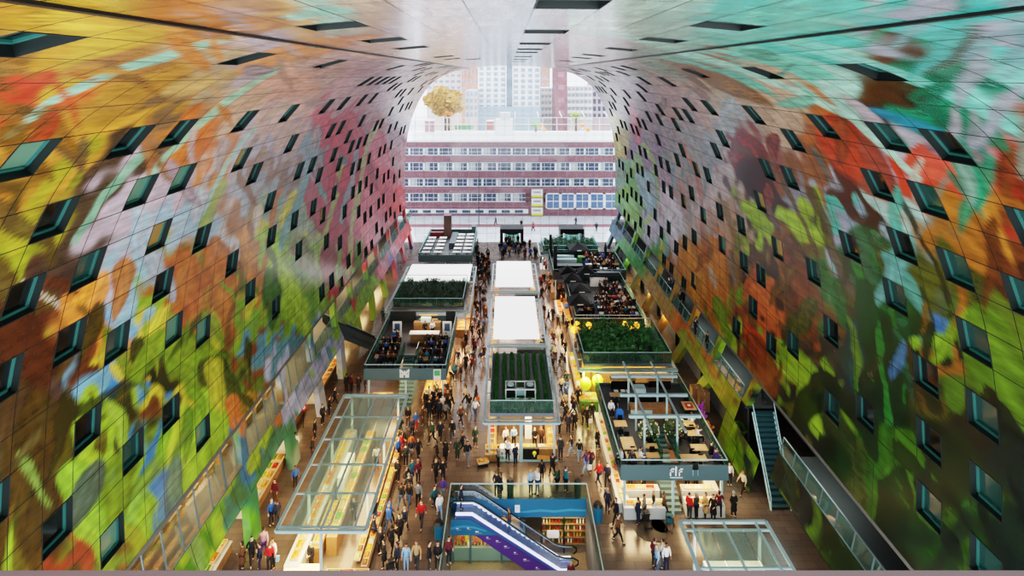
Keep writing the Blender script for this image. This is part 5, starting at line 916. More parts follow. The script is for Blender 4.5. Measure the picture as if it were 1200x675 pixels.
# ---- terrace furniture
tb = MB(); tb.box(-.5,.5,-.35,.35,.70,.75); TT = tb.mesh('table_top', mat('table_oak', 'c09a68', .5, noise=.2, nscale=3)); tb = MB(); tb.box(-.5,.5,-.35,.35,.70,.75); TW = tb.mesh('table_top', M_white)
tb = MB(); tb.box(-.05,.05,-.05,.05,.03,.7); TP = tb.mesh('pedestal', M_dark); tb = MB(); tb.box(-.25,.25,-.22,.22,0,.03); TB = tb.mesh('foot_plate', M_dark)
cs = MB(); cs.box(-.21,.21,-.21,.21,.43,.47); CS = cs.mesh('seat', M_dark); cs = MB(); cs.prism([(-.2, .5), (.2, .5), (.18, .86), (-.18, .86)], 'y', .18, .22); CB = cs.mesh('backrest', M_dark); cs = MB(); cs.bar((0, 0, 0), (0, 0, .43), .035); CLg = cs.mesh('leg', M_steel)
CSW, CBW = CS.copy(), CB.copy()
for m_ in (CSW, CBW): m_.materials[0] = M_white
def table(x, y, z, label, white=False, rz=0, sx=1, sy=1, grp=None):
    t = thing('cafe_table', label, 'table', (x, y, z), rz, grp or 'tables'); t.scale = (sx, sy, 1); obj('table_top', TW if white else TT, t); obj('pedestal', TP, t); obj('foot_plate', TB, t); return t
def chair(x, y, z, rz, label, white=False, grp=None):
    t = thing('cafe_chair', label, 'chair', (x, y, z), rz, grp or 'chairs'); obj('seat', CSW if white else CS, t); obj('backrest', CBW if white else CB, t)
    for a in (-.18, .18):
        for c_ in (-.18, .18): obj('leg', CLg, t, (a, c_, 0))
    return t
# R2 tables (pixel positions of the table tops)
for px, py, sx, sy, rz, lab in ((727, 496, 1, 1.2, 0, 'oak table by the left rail of the lettered terrace'), (736, 519, 1.0, 2.2, 0, 'long oak table along the left rail of the lettered terrace'), (742, 533, 1.1, 1, 0, 'oak table with three guests at the front left of the lettered terrace'), (763, 522, .95, .8, 0, 'small oak table left of the stairwell, further of two'), (765, 533, .95, .9, 0, 'small oak table left of the stairwell, nearer of two'), (813, 536, 1.9, 1.1, 0, 'wide oak table at the front right of the lettered terrace'), (819, 524, 1.2, 1.1, 0, 'oak table behind the wide one, right of the stairwell'), (812, 507, 1.0, 1.1, 0, 'oak table in the middle of the right side of the lettered terrace'), (806, 496, 1.1, 1.2, 0, 'oak table further back on the right side of the lettered terrace'), (722, 462, 1.1, .9, 0, 'oak table at the back left corner of the lettered terrace'), (807, 475, 1.0, 1.8, 0, 'oak table with a red tray at the right rail of the lettered terrace')):
    p = P(px, py, 4.05); table(p.x, p.y, 3.3, lab, False, rz, sx, sy, 'oak tables on the lettered terrace')
    for s in (-1, 1): chair(p.x+s*.15, p.y+s*(.35*sy+.32), 3.3, 0 if s > 0 else PI, 'black chair on the %s side of a lettered terrace table' % ('far' if s > 0 else 'near'), grp='chairs on the lettered terrace')
p = P(807, 475, 4.05); o = thing('serving_tray', 'red serving tray on the oak table by the right rail', 'tray', (p.x, p.y-.1, 4.05)); part(o, 'tray', MATS['red_panel'], (p.x-.3, p.x+.3, p.y-.45, p.y+.3, 4.05, 4.09)); part(o, 'plate', M_white, (p.x-.12, p.x+.12, p.y-.2, p.y+.04, 4.09, 4.12))
for k, px in enumerate((722, 730, 736, 742)):
    p = P(px, 459, 3.9); o = thing('bar_stool', 'white topped bar stool before the left oak bar, %s from left' % ('first','second','third','fourth')[k], 'stool', (p.x, p.y, 3.3), group=None); part(o, 'seat', M_white, (p.x-.18, p.x+.18, p.y-.16, p.y+.16, 3.95, 4.02)); b = MB(); b.cyl((p.x, p.y, 3.3), (p.x, p.y, 3.95), .03, 6); b.build('stem', M_dark, o, world=True)
for k, (px, py) in enumerate(((760, 502), (791, 498))):
    p = P(px, py, 4.3); o = thing('flowering_bush', 'round bush with pale yellow blossoms %s of the stairwell' % ('left', 'right')[k], 'bush', (p.x, p.y, 3.3)); b = MB(); r_ = np.random.default_rng(k)
    for q in range(260): u = r_.normal(size=3); u = u/np.linalg.norm(u)*(.55+.3*r_.random()); d = Vector(r_.normal(size=3)).normalized()*.13; e_ = d.orthogonal().normalized()*.06; c_ = Vector((p.x+u[0], p.y+u[1]*.8, 4.15+u[2])); b.add([c_-d, c_+e_, c_+d, c_-e_], [(0, 1, 2, 3)])
    b.build('leaves', mat('olive_leaf', '5a6440', .7), o, world=True); b = MB()
    for q in range(70): u = r_.normal(size=3); u = u/np.linalg.norm(u)*.85; b.ball((p.x+u[0], p.y+u[1]*.8, 4.15+u[2]), .06, 5, 4)
    b.build('blossoms', mat('cream_blossom', 'e8e0b0', .6), o, world=True); b = MB(); b.cyl((p.x, p.y, 3.3), (p.x, p.y, 3.8), .25, 10, .32); b.build('pot', M_dark, o, world=True)
p = P(726, 484, 4.1); o = thing('hanging_coat', 'bright blue coat hung over a chair at the left rail of the lettered terrace', 'coat', (p.x, p.y, 3.75)); b = MB(); b.prism([(p.x-.35, 3.75), (p.x+.35, 3.75), (p.x+.3, 4.3), (p.x+.12, 4.42), (p.x-.12, 4.42), (p.x-.3, 4.3)], 'y', p.y-.12, p.y+.1); b.build('cloth', mat('bright_blue', '2a62b0', .8), o, world=True)
# L4 tables
names = ('first','second','third','fourth','fifth','sixth')
for c_, (x0_, nm) in enumerate(((-12.9, 'far left'), (-11.0, 'inner left'), (-8.0, 'inner right'), (-6.4, 'far right'))):
    for k in range(5 if c_ < 2 else 6):
        y = 95.0+k*2.1; table(x0_, y, 3.3, 'white table in the %s column of the far left terrace, %s from the front' % (nm, names[k]), True, 0, 1.25, 1.5, 'white tables on the far left terrace')
        chair(x0_-.95, y, 3.3, PI/2, 'black chair at the white tables, %s column, far left terrace' % nm, False, 'chairs on the far left terrace')
# L2, R4, R5 tables are set with the guests
# ================================================================ PEOPLE
M_cloth = mat('cloth', 'ffffff', .85, objcol=True, noise=.18, nscale=8); M_skin = mat('skin', 'ffffff', .55, objcol=True); M_hair = mat('hair', 'ffffff', .6, objcol=True); M_shoe = mat('shoe_leather', '1a1816', .5); M_eye = mat('eye_dark', '14100e', .4); M_lip = mat('lip', '8a4038', .6)
LO = False
def skin_mesh(name, V, E, Rr, mats, root=0, sub=1, face=None):
    if LO: sub = 0
    me = bpy.data.meshes.new('tmp'); me.from_pydata([tuple(v) for v in V], E, []); o = bpy.data.objects.new('tmp', me); COL.objects.link(o)
    sk = o.modifiers.new('skin', 'SKIN'); sk.use_smooth_shade = True
    d = me.skin_vertices[0].data
    for i, r in enumerate(Rr): d[i].radius = (r, r) if not isinstance(r, tuple) else r; d[i].use_root = (i == root)
    if sub: s = o.modifiers.new('sub', 'SUBSURF'); s.levels = sub; s.render_levels = sub
    bpy.context.view_layer.update(); dg = bpy.context.evaluated_depsgraph_get(); m2 = bpy.data.meshes.new_from_object(o.evaluated_get(dg)); m2.name = name
    m2.materials.clear()
    for m in mats: m2.materials.append(m)
    if face:
        for p in m2.polygons:
            c = p.center
            for f_, r_, idx in face:
                if (c-Vector(f_)).length < r_: p.material_index = idx
    bpy.data.objects.remove(o); bpy.data.meshes.remove(me); return m2
def build_person(pose, lo=False):
    """returns child meshes of one posed figure, facing -Y"""
    seat = pose['seat']; H = .93 if not seat else .5; dz = H-.93; lean = pose.get('lean', 0.)
    def up(x, y, z): return Vector((x, y-lean*(z-.93), z+dz))
    torso = [up(0,0,.93), up(0,0,1.08), up(0,-.005,1.25), up(0,0,1.40), up(0,.0,1.49), up(0,-.02,1.56), up(0,-.03,1.635), up(0,-.02,1.70)]
    V = list(torso); E = [(i, i+1) for i in range(7)]; Rr = [(.13,.1),(.115,.09),(.13,.095),(.11,.08),.052,.055,(.075,.092),(.06,.07)]
    V.append(up(0,-.125,1.625)); E.append((6, len(V)-1)); Rr.append(.013)      # nose
    for s in (-1, 1): V.append(up(.085*s,-.015,1.63)); E.append((6, len(V)-1)); Rr.append((.014,.02))   # ears
    arms = []; legs = []
    for s in (-1, 1):
        el, wr = pose['arm'][0 if s < 0 else 1]; sh = up(.165*s, 0, 1.41); el = up(el[0]*s, el[1], el[2]); wr = up(wr[0]*s, wr[1], wr[2]); k = len(V)
        V += [sh, el, wr]; E += [(3, k), (k, k+1), (k+1, k+2)]; Rr += [.05, .038, .026]; d = (wr-el).normalized(); pm = wr+d*.06; V.append(pm); E.append((k+2, k+3)); Rr.append((.034,.018)); pk = k+3
        sd = d.cross(Vector((0, 1, .2))).normalized() if abs(d.y) < .8 else Vector((1, 0, 0)); cv = sd.cross(d)
        for q, (off, ln) in enumerate(() if lo else ((-.027,.065),(-.009,.078),(.009,.072),(.027,.055))):
            a = pm+d*.03+sd*off; k2 = len(V); V += [a, a+d*ln*.55, a+d*ln+cv*.012]; E += [(pk, k2), (k2, k2+1), (k2+1, k2+2)]; Rr += [.0085, .008, .0065]
        k2 = len(V); V += [wr+d*.03+sd*-.035, wr+d*.075+sd*-.055]; E += [(k+2, k2), (k2, k2+1)]; Rr += [.011, .009]
        arms.append((sh, el, wr))
        kn, an = pose['leg'][0 if s < 0 else 1]; hip = up(.085*s, 0, .9); kn = Vector((kn[0]*s, kn[1], kn[2])); an = Vector((an[0]*s, an[1], an[2])); k = len(V)
        V += [hip, kn, an, an+Vector((0,-.13,-.05 if an.z < .12 else -.02))]; E += [(0, k), (k, k+1), (k+1, k+2), (k+2, k+3)]; Rr += [.08, .052, .036, (.035,.025)]; legs.append((hip, kn, an))
    hd = torso[6]; face = [(hd+Vector((-.03,-.085,.012)), .014, 1), (hd+Vector((.03,-.085,.012)), .014, 1), (hd+Vector((0,-.085,-.05)), .018, 2)]
    out = {'body': skin_mesh('body', V, E, Rr, [M_skin, M_eye, M_lip], 0, 1, face)}
    # top garment
    V = [torso[0]+Vector((0,0,-.04)), torso[1], torso[2], torso[3], torso[4]-Vector((0,0,.035))]; E = [(i, i+1) for i in range(4)]; bulk = pose.get('bulk', 1.)
    Rr = [(.17*bulk,.13*bulk),(.16*bulk,.125*bulk),(.17*bulk,.13*bulk),(.14*bulk,.11*bulk),.07]
    for sh, el, wr in arms:
        k = len(V); V += [sh, el, wr-(wr-el)*.06]; E += [(3, k), (k, k+1), (k+1, k+2)]; Rr += [.078*bulk, .06*bulk, .044]
    top = skin_mesh('jacket', V, E, Rr, [M_cloth], 0, 1)
    if pose.get('coat'):
        bm = bmesh.new(); bm.from_mesh(top); n = 14; prev = None
        for z, rx, ry in ((1.0,.17,.135),(.8,.19,.155),(.52,.215,.18),(.5,.2,.165)):
            ring_ = [bm.verts.new((rx*math.cos(2*PI*i/n), ry*math.sin(2*PI*i/n), z)) for i in range(n)]
            if prev:
                for i in range(n): f_ = bm.faces.new((prev[i], prev[(i+1) % n], ring_[(i+1) % n], ring_[i])); f_.smooth = True
            prev = ring_
        bm.to_mesh(top); bm.free()
    out['coat' if pose.get('coat') else 'jacket'] = top
    V = [torso[0]]; E = []; Rr = [(.145,.115)]
    for hip, kn, an in legs:
        k = len(V); V += [hip, hip.lerp(kn, .5), kn, an+(kn-an)*.08]; E += [(0, k), (k, k+1), (k+1, k+2), (k+2, k+3)]; Rr += [.1, .088, .068, .055]
    out['trousers'] = skin_mesh('trousers', V, E, Rr, [M_cloth], 0, 1)
    for q, (hip, kn, an) in enumerate(legs):
        lift = an.z > .12; out['shoe%d' % q] = skin_mesh('shoe', [an+Vector((0,.05,-.045)), an+Vector((0,-.05,-.05)), an+Vector((0,-.17,-.06 if not lift else -.09))], [(0, 1), (1, 2)], [.045, .048, (.042,.03)], [M_shoe], 0, 1)
    b = MB(); c = hd+Vector((0,.018,.022)); n, m = 12, 8; Vv = []
    for j in range(m+1):
        t = PI*j/m
        for i in range(n):
            a = 2*PI*i/n; x, y, z = math.sin(t)*math.cos(a), math.sin(t)*math.sin(a), math.cos(t)
            r = .1 if not (y < -.35 and z < .45) else .06
            zz = z*.105
            if pose.get('long') and z < 0 and y > -.3: zz = z*.24; r = .098
            elif z < -.35: r *= .8
            Vv.append((c.x+x*r*.93, c.y+y*r*1.08, c.z+zz))
    b.add(Vv, [(j*n+i, (j+1)*n+i, (j+1)*n+(i+1) % n, j*n+(i+1) % n) for j in range(m) for i in range(n)]); out['hair'] = b.mesh('hair', M_hair, True)
    return out
AD = ((.25,.02,1.15), (.25,-.06,.92)); AF = ((.25,-.1,1.17), (.24,-.28,1.0)); AB_ = ((.25,.14,1.16), (.24,.16,.93)); AH = ((.23,-.08,1.15), (.1,-.3,1.2)); AX = ((.24,-.03,1.14), (.08,-.24,1.06))
LS = ((.1,0,.5), (.105,.02,.08)); LF = ((.095,-.2,.52), (.09,-.3,.1)); LB = ((.095,.03,.49), (.09,.33,.17))
POSES = {
 's': dict(seat=0, arm=(AD, AD), leg=(LS, LS)), 'h': dict(seat=0, arm=(AD, AH), leg=(((.1,-.02,.5), (.13,-.03,.08)), LS), bulk=1.02),
 'w': dict(seat=0, arm=(AB_, AF), leg=(LF, LB), lean=.03), 'v': dict(seat=0, arm=(AF, AB_), leg=(LB, LF), lean=.04, bulk=1.06),
 'l': dict(seat=0, arm=(AF, AD), leg=(LB, LF), long=1, bulk=.93), 'c': dict(seat=0, arm=(AD, AX), leg=(LS, ((.09,-.08,.5), (.09,-.1,.08))), coat=1, long=1, bulk=.97),
 'm': dict(seat=0, arm=(AX, AX), leg=(LS, LS), bulk=1.08),
 'q': dict(seat=1, arm=(((.24,-.12,1.15), (.15,-.36,1.12)), ((.24,-.1,1.15), (.18,-.34,1.1))), leg=(((.1,-.42,.5), (.1,-.4,.08)), ((.12,-.44,.5), (.13,-.36,.08))), lean=.08),
 'p': dict(seat=1, arm=(((.25,-.05,1.15), (.16,-.3,1.08)), ((.23,-.15,1.18), (.06,-.3,1.35))), leg=(((.1,-.42,.5), (.1,-.44,.08)), ((.1,-.43,.5), (.14,-.5,.08))), long=1, bulk=.95)}
PM = {k: build_person(v) for k, v in POSES.items()}; LO = True; PML = {k: build_person(v, True) for k, v in POSES.items()}; LO = False
WORD = {'s': 'standing', 'h': 'reaching', 'm': 'standing', 'w': 'walking', 'v': 'walking', 'l': 'walking', 'c': 'standing', 'q': 'sitting', 'p': 'sitting'}
CC = {'black': '16161a', 'dark grey': '2e3034', 'navy': '1a2238', 'grey': '6a6e74', 'red': 'b81c20', 'maroon': '5c1626', 'white': 'e0e0e0', 'blue': '2c5ca0', 'light blue': '8ab0d0', 'brown': '5a3a26', 'tan': 'b08a60', 'beige': 'c8b498', 'dark green': '1e3a2e', 'green': '2a7a50', 'purple': '4a3070', 'orange': 'c85820', 'teal': '1c5a6a', 'jeans blue': '3a5478', 'pale jeans': '7a98b8', 'pink': 'c890a0'}
HAIR = ['14100c', '1a1410', '241a14', '2c2018', '3c2a1c', '6a4a2a', '8a8680']; SKIN = ['c89878', 'd8a888', 'b88060', '8a5a40', 'e0b498']
PEOPLE = []
pr = random.Random(11)
SPEC = []
def person(x, y, z, top, leg, pose, place, rz=None, sc=None):
    rz = pr.uniform(0, 2*PI) if rz is None else rz; sc = sc*1.06 if sc else pr.uniform(1.05, 1.16); SPEC.append((x, y, z, top, leg, pose, place, rz, sc, pr.choice(SKIN), pr.choice(HAIR))); PEOPLE.append((x, y, None))
def make_person(x, y, z, top, leg, pose, place, rz, sc, skc, hrc):
    ms = PM[pose]
    o = bpy.data.objects.new('person', ms['body']); COL.objects.link(o); o.location = (x, y, z-(0.0)); o.rotation_euler = (0, 0, rz); o.scale = (sc, sc, sc); o.color = (*lin(skc), 1)
    hc = lin(hrc)
    for k, m in ms.items():
        if k == 'body': continue
        c = lin(CC[top]) if k in ('jacket', 'coat') else lin(CC[leg]) if k == 'trousers' else hc; obj(m.name.split('.')[0], m, o, color=c)
    g = 'coat' if pose == 'c' else 'jacket'
    tag(o, 'person, %s %s, %s trousers, %s %s' % (top, g, leg.replace('jeans blue', 'blue').replace('pale jeans', 'pale blue'), WORD[pose], place), 'person', 'shoppers '+place)
    return o
def zone(x, y):
    d = 'near' if y < 56 else 'middle' if y < 72 else 'far'
    if y > 93 and -5.4 < x < 5.5: return 'near the revolving doors'
    if x < -14.6: return 'in the left wall passage'
    if x > 16.3: return 'in the right wall passage'
    if 45.4 < y < 49.9 and -3 < x < 6: return 'before the near centre stall'
    return 'in the %s %s aisle' % (d, 'left' if x < 1 else 'right')
LIST = """470,598,black,jeans blue,w 479,587,dark grey,black,s 490,597,grey,black,w 474,627,navy,dark grey,w 468,637,black,black,c 494,620,red,dark grey,v 509,600,teal,navy,w 515,610,white,pale jeans,v 519,590,purple,grey,w 465,672,navy,black,s 476,672,light blue,pale jeans,s 488,672,tan,dark grey,l 503,672,black,dark grey,s 513,671,black,black,m 526,664,maroon,black,s
450,667,black,black,c 459,651,black,black,l 483,568,teal,jeans blue,w 490,568,maroon,navy,s 466,567,black,black,m 511,568,black,black,w 519,568,black,navy,s 512,545,black,dark grey,l 522,544,black,black,c 507,522,dark green,black,w 516,519,navy,black,v 530,519,black,dark grey,w 536,541,dark green,black,c 548,546,black,grey,v 557,526,dark green,brown,c 542,534,navy,dark grey,w
557,494,white,jeans blue,l 550,488,black,grey,l 540,501,brown,black,w 546,476,beige,black,l 558,476,black,brown,l 527,488,black,dark grey,w 515,494,navy,black,s 522,497,grey,black,l 503,494,black,navy,s 495,501,brown,brown,s 487,508,blue,red,s 483,516,navy,black,h 490,541,black,black,w 482,536,orange,navy,s 499,484,black,dark grey,s 508,480,navy,navy,s
595,543,white,black,s 604,548,navy,navy,m 584,551,grey,black,s 582,583,black,black,s 587,584,black,black,c 622,581,light blue,navy,h 630,581,white,jeans blue,h 635,568,black,black,w 648,562,black,black,v 653,579,dark green,black,h 663,579,teal,black,h 657,540,dark grey,navy,s 670,537,black,pale jeans,l 679,543,black,pale jeans,w 687,558,purple,light blue,l 693,554,maroon,dark grey,l
702,571,red,navy,w 712,573,navy,black,w 712,604,navy,navy,s 722,618,black,black,l 724,638,brown,black,w 700,529,black,black,c 688,503,black,black,w 673,508,black,black,w 666,511,navy,black,s 663,476,blue,dark grey,s 671,486,brown,black,l 678,478,navy,black,w 767,668,maroon,black,s 777,668,white,jeans blue,h 770,674,light blue,jeans blue,s 781,673,white,navy,s
748,617,navy,navy,m 755,611,grey,brown,s 778,607,brown,dark grey,l 766,606,black,white,s 808,611,red,dark grey,s 816,611,dark grey,black,s 827,611,tan,black,c 836,613,black,black,c 843,608,maroon,black,l 860,609,black,black,c 871,582,beige,black,l 855,571,white,black,s
369,518,black,black,s 346,536,white,maroon,s 320,668,white,black,s 295,664,black,black,w 284,671,brown,black,c 304,671,navy,navy,s 309,655,pink,purple,w 318,618,blue,navy,s 325,619,navy,dark grey,s 322,592,maroon,brown,s 316,672,red,black,s 378,500,dark grey,black,s 386,490,black,navy,s 392,478,navy,black,w 366,540,black,dark grey,s 346,575,blue,black,s
664,468,blue,navy,s 663,484,beige,dark grey,l 656,439,black,grey,l 647,440,black,black,w 662,437,black,pale jeans,s 651,426,beige,dark grey,s 647,423,green,black,w 662,419,black,black,c 673,491,navy,black,w 683,499,brown,black,s 694,497,black,dark grey,s 546,436,black,black,m 557,418,maroon,black,w 564,431,navy,tan,w 545,475,beige,dark grey,l 567,425,black,black,s
638,374,black,grey,s 643,381,black,black,w 648,378,navy,dark grey,l 654,388,black,brown,w 660,381,dark grey,black,s 658,363,brown,black,s 635,353,black,black,w 642,344,black,dark grey,v 634,339,maroon,black,w 647,403,tan,black,w 665,393,black,black,s 670,391,navy,black,s 664,371,blue,black,s 651,345,black,black,s 656,349,brown,black,s 660,352,black,navy,s 654,354,black,dark grey,c 664,347,maroon,black,s
558,369,black,black,w 563,368,navy,black,s 567,364,black,grey,w 561,391,dark grey,black,w 567,391,blue,navy,s 568,374,brown,black,s 553,398,black,black,l 562,403,black,black,w 562,339,black,grey,l 567,338,brown,black,w 528,449,beige,black,l 533,448,teal,navy,s 540,449,black,brown,s 546,437,black,black,w 537,431,navy,grey,s 528,476,black,black,w 523,470,black,black,c 519,476,orange,black,s 511,472,brown,dark grey,s
406,463,black,black,s 412,463,maroon,black,s 420,463,black,black,s 428,463,black,navy,s 449,380,teal,black,s 565,318,black,navy,w 568,322,maroon,black,s 561,326,navy,grey,w 565,310,black,black,w 570,315,brown,black,s 560,313,black,black,s 572,308,black,grey,w"""
for tk in [q for q in LIST.replace('\n', ' ').replace('dark grey', 'dark_grey').replace('dark green', 'dark_green').replace('jeans blue', 'jeans_blue').replace('pale jeans', 'pale_jeans').replace('light blue', 'light_blue').split() if q]:
    a, b_, top, leg_, po = tk.split(','); p = P(float(a), float(b_)-2); person(p.x, p.y, 0, top.replace('_', ' '), leg_.replace('_', ' '), po, zone(p.x, p.y), None)
TOPS = ['black']*7+['navy']*4+['dark grey']*3+['grey','brown','brown','maroon','red','tan','beige','dark green','teal','blue','white']; LEGS = ['black']*6+['navy']*4+['dark grey']*4+['jeans blue']*3+['grey','brown','pale jeans']
def crowd(n, px0, px1, py0, py1, place=None, poses='swvlcmws', mind=.55, Z=0.):
    k = tries = 0
    while k < n and tries < n*40:
        tries += 1; p = P(pr.uniform(px0, px1), pr.uniform(py0, py1), Z)
        if any(abs(p.x-q[0]) < mind and abs(p.y-q[1]) < mind for q in PEOPLE): continue
        person(p.x, p.y, Z, pr.choice(TOPS), pr.choice(LEGS), pr.choice(poses), place or zone(p.x, p.y)); k += 1
crowd(16, 560, 574, 303, 335); crowd(20, 586, 632, 291, 304); crowd(10, 552, 570, 340, 400); crowd(7, 634, 645, 305, 345); crowd(6, 590, 612, 285, 290); crowd(8, 500, 525, 470, 492); crowd(6, 634, 660, 395, 430); crowd(5, 556, 560, 290, 300); crowd(5, 655, 668, 440, 520); crowd(9, 464, 482, 500, 600); crowd(5, 436, 462, 610, 660); crowd(6, 540, 566, 405, 440)
# outside on the street
for k, (px, py) in enumerate(((611, 268), (625, 271), (699, 271), (581, 264), (675, 265))):
    Y = F*HC/(py-VY); person((px-VX)*Y/F, Y, 0, ('black','red','navy','dark grey','black')[k], 'black', 'wvswl'[k], 'outside on the street paving')
# at the stair head, on the gallery, on the escalator
person(20.1, 63.7, 4.38, 'black', 'black', 's', 'on the right gallery', PI/2); person(20.4, 64.3, 4.38, 'black', 'dark grey', 'm', 'on the right gallery', PI/2); person(20.2, 60.2, 4.38, 'black', 'black', 's', 'on the right gallery', -PI/2)
for k in range(9): person(20.7+.5*(k % 3), 71.5+.8*k, 4.38, ('black','black','dark grey','navy')[k % 4], 'black', 'smhc'[k % 4], 'on the right gallery', PI/2*(1+k))
for k, y in enumerate((46.5, 47.4, 49.8)): person(21.9+.3*k, y+4.4, 4.38, 'black', 'black', 's', 'at the head of the right stair', PI/2)
person(-3.4, 44.35, 0.0, 'navy', 'navy', 's', 'at the top of the escalator', PI/2, 1.0); t_ = .42; person(E_A[0]+(E_B[0]-E_A[0])*t_, 44.35, E_A[1]+(E_B[1]-E_A[1])*t_, 'brown', 'jeans blue', 'h', 'riding the escalator', -PI/2, 1.0); person(4.6, 43.0, PZ, 'maroon', 'black', 's', 'at the foot of the escalator', .4, 1.0)
# stall keepers
for x, y, top, pl_ in ((-.1, 51.6, 'white', 'behind the white menu counter'), (.6, 51.7, 'light blue', 'behind the white menu counter'), (2.4, 51.6, 'black', 'behind the black lemon counter'), (3.0, 51.8, 'brown', 'behind the black lemon counter'), (10.6, 46.3, 'white', 'behind the lettered stall counter'), (9.6, 46.4, 'black', 'behind the lettered stall counter'), (14.0, 46.3, 'black', 'behind the lettered stall counter'), (14.7, 46.5, 'white', 'behind the lettered stall counter'), (-12.75, 38.9, 'black', 'inside the long glass roofed stall'), (-11.0, 43, 'black', 'inside the long glass roofed stall'), (-10.7, 49, 'white', 'inside the long glass roofed stall'), (-9, 65.8, 'black', 'behind the castle terrace bar'), (-8.2, 65.9, 'white', 'behind the castle terrace bar')):
    person(x, y, 3.3 if 'terrace' in pl_ else 0, top, 'black', pr.choice('smh'), pl_, pr.uniform(-.6, .6), 1.0)
# guests at tables
def guests(x0, x1, y0, y1, nx, ny, z, place, white, prob=.95, seated=.85, grp=None, stand=0):
    nm = ('front', 'second', 'third', 'fourth', 'fifth', 'back'); cm = ('left', 'inner left', 'middle', 'inner right', 'right')
    for j in range(ny):
        for i in range(nx):
            x = x0+(x1-x0)*(i+.5)/nx+pr.uniform(-.12, .12); y = y0+(y1-y0)*(j+.5)/ny+pr.uniform(-.15, .15)
            cn = cm[i] if nx == 5 else (('left', 'middle', 'right') if nx == 3 else ('left', 'inner left', 'inner right', 'right') if nx == 4 else ('left', 'right'))[i]
            table(x, y, z, '%s table, %s row, %s, %s' % ('white' if white else 'oak', nm[j], cn, place), white, 0, .95, 1.0, 'tables '+place)
            for s, q in ((-1, -.62), (1, .62)):
                for dx in (-.27, .27):
                    if pr.random() > prob: continue
                    xx, yy = x+dx, y+q
                    chair(xx, yy, z, 0 if s > 0 else PI, 'black chair %s %s row, %s table, %s' % ('behind' if s > 0 else 'before', nm[j], cn, place.replace('on the ', '').replace('under the ', 'under ')), False, 'chairs '+place)
                    if pr.random() < seated: person(xx, yy-(.03*s), z, pr.choice(TOPS), pr.choice(LEGS), pr.choice('qpq'), place, 0 if s > 0 else PI, 1.0)
    for k in range(stand): person(pr.uniform(x0, x1), pr.uniform(y0, y1), z, pr.choice(TOPS), pr.choice(LEGS), pr.choice('smhc'), place)
guests(-13.4, -11.0, 58.6, 64.0, 2, 2, 3.3, 'castle terrace, left side', False, .95, .9, stand=2); guests(-8.9, -6.2, 58.6, 64.0, 2, 3, 3.3, 'castle terrace, right side', False, .95, .95)
guests(10.9, 15.6, 69.8, 76.9, 4, 4, 3.3, 'on the parasol terrace', True, .85, .8, stand=8); guests(8.4, 10.6, 69.8, 74, 2, 1, 3.3, 'under the parasols', True, .9, .9); guests(12.2, 15.4, 77.4, 81, 2, 1, 3.3, 'parasol terrace back', True, .9, .8, stand=3)
guests(11.5, 16.6, 86.2, 93.4, 4, 4, 3.3, 'on the far right terrace', True, .75, .8, stand=8)
for px, py, top, po, rz in ((729, 536, 'white', 'q', -PI/2), (741, 539, 'dark grey', 'p', 0), (750, 536, 'white', 'q', PI/2), (716, 478, 'white', 'q', 0), (811, 495, 'white', 'q', PI), (817, 510, 'white', 'p', PI/2), (833, 529, 'black', 'q', PI/2), (838, 537, 'purple', 'q', PI/2), (804, 511, 'black', 'q', -PI/2)):
    p = P(px, py+3, 3.7); person(p.x, p.y, 3.3, top, 'black', po, 'on the lettered terrace', rz, 1.0)
SPEC.sort(key=lambda q: q[1]+(6 if q[5] in 'qp' else 0))
for q in SPEC[:292]: make_person(*q)
# those beyond, small and far off, are one crowd
cv, cf, cc, n0 = [], [], [], 0
for (x, y, z, top, leg, pose, place, rz, sc, skc, hrc) in SPEC[292:]:
    c_, s_ = math.cos(rz), math.sin(rz)
    for k, m in PML[pose].items():
        co_ = np.empty(len(m.vertices)*3); m.vertices.foreach_get('co', co_); co_ = co_.reshape(-1, 3)*sc; w_ = np.stack([co_[:, 0]*c_-co_[:, 1]*s_+x, co_[:, 0]*s_+co_[:, 1]*c_+y, co_[:, 2]+z], -1)
        cv.append(w_); cf += [tuple(i+n0 for i in p.vertices) for p in m.polygons]; n0 += len(w_)
        col = lin(skc) if k == 'body' else lin(CC[top]) if k in ('jacket', 'coat') else lin(CC[leg]) if k == 'trousers' else lin(hrc); cc.append(np.tile((*col, 1), (len(w_), 1)))
if cv:
    me = bpy.data.meshes.new('distant_crowd'); me.from_pydata([tuple(v) for v in np.concatenate(cv)], [], cf); at = me.color_attributes.new('tint', 'FLOAT_COLOR', 'POINT'); at.data.foreach_set('color', np.concatenate(cc).ravel())
    m = mat('crowd_cloth', '808080', .85); a_ = m.node_tree.nodes.new('ShaderNodeAttribute'); a_.attribute_name = 'tint'; m.node_tree.links.new(a_.outputs['Color'], m.node_tree.nodes['Principled BSDF'].inputs['Base Color']); me.materials.append(m)
    o = bpy.data.objects.new('distant_crowd', me); COL.objects.link(o); tag(o, 'distant crowd around the doors and the far terraces', 'crowd', kind='stuff')
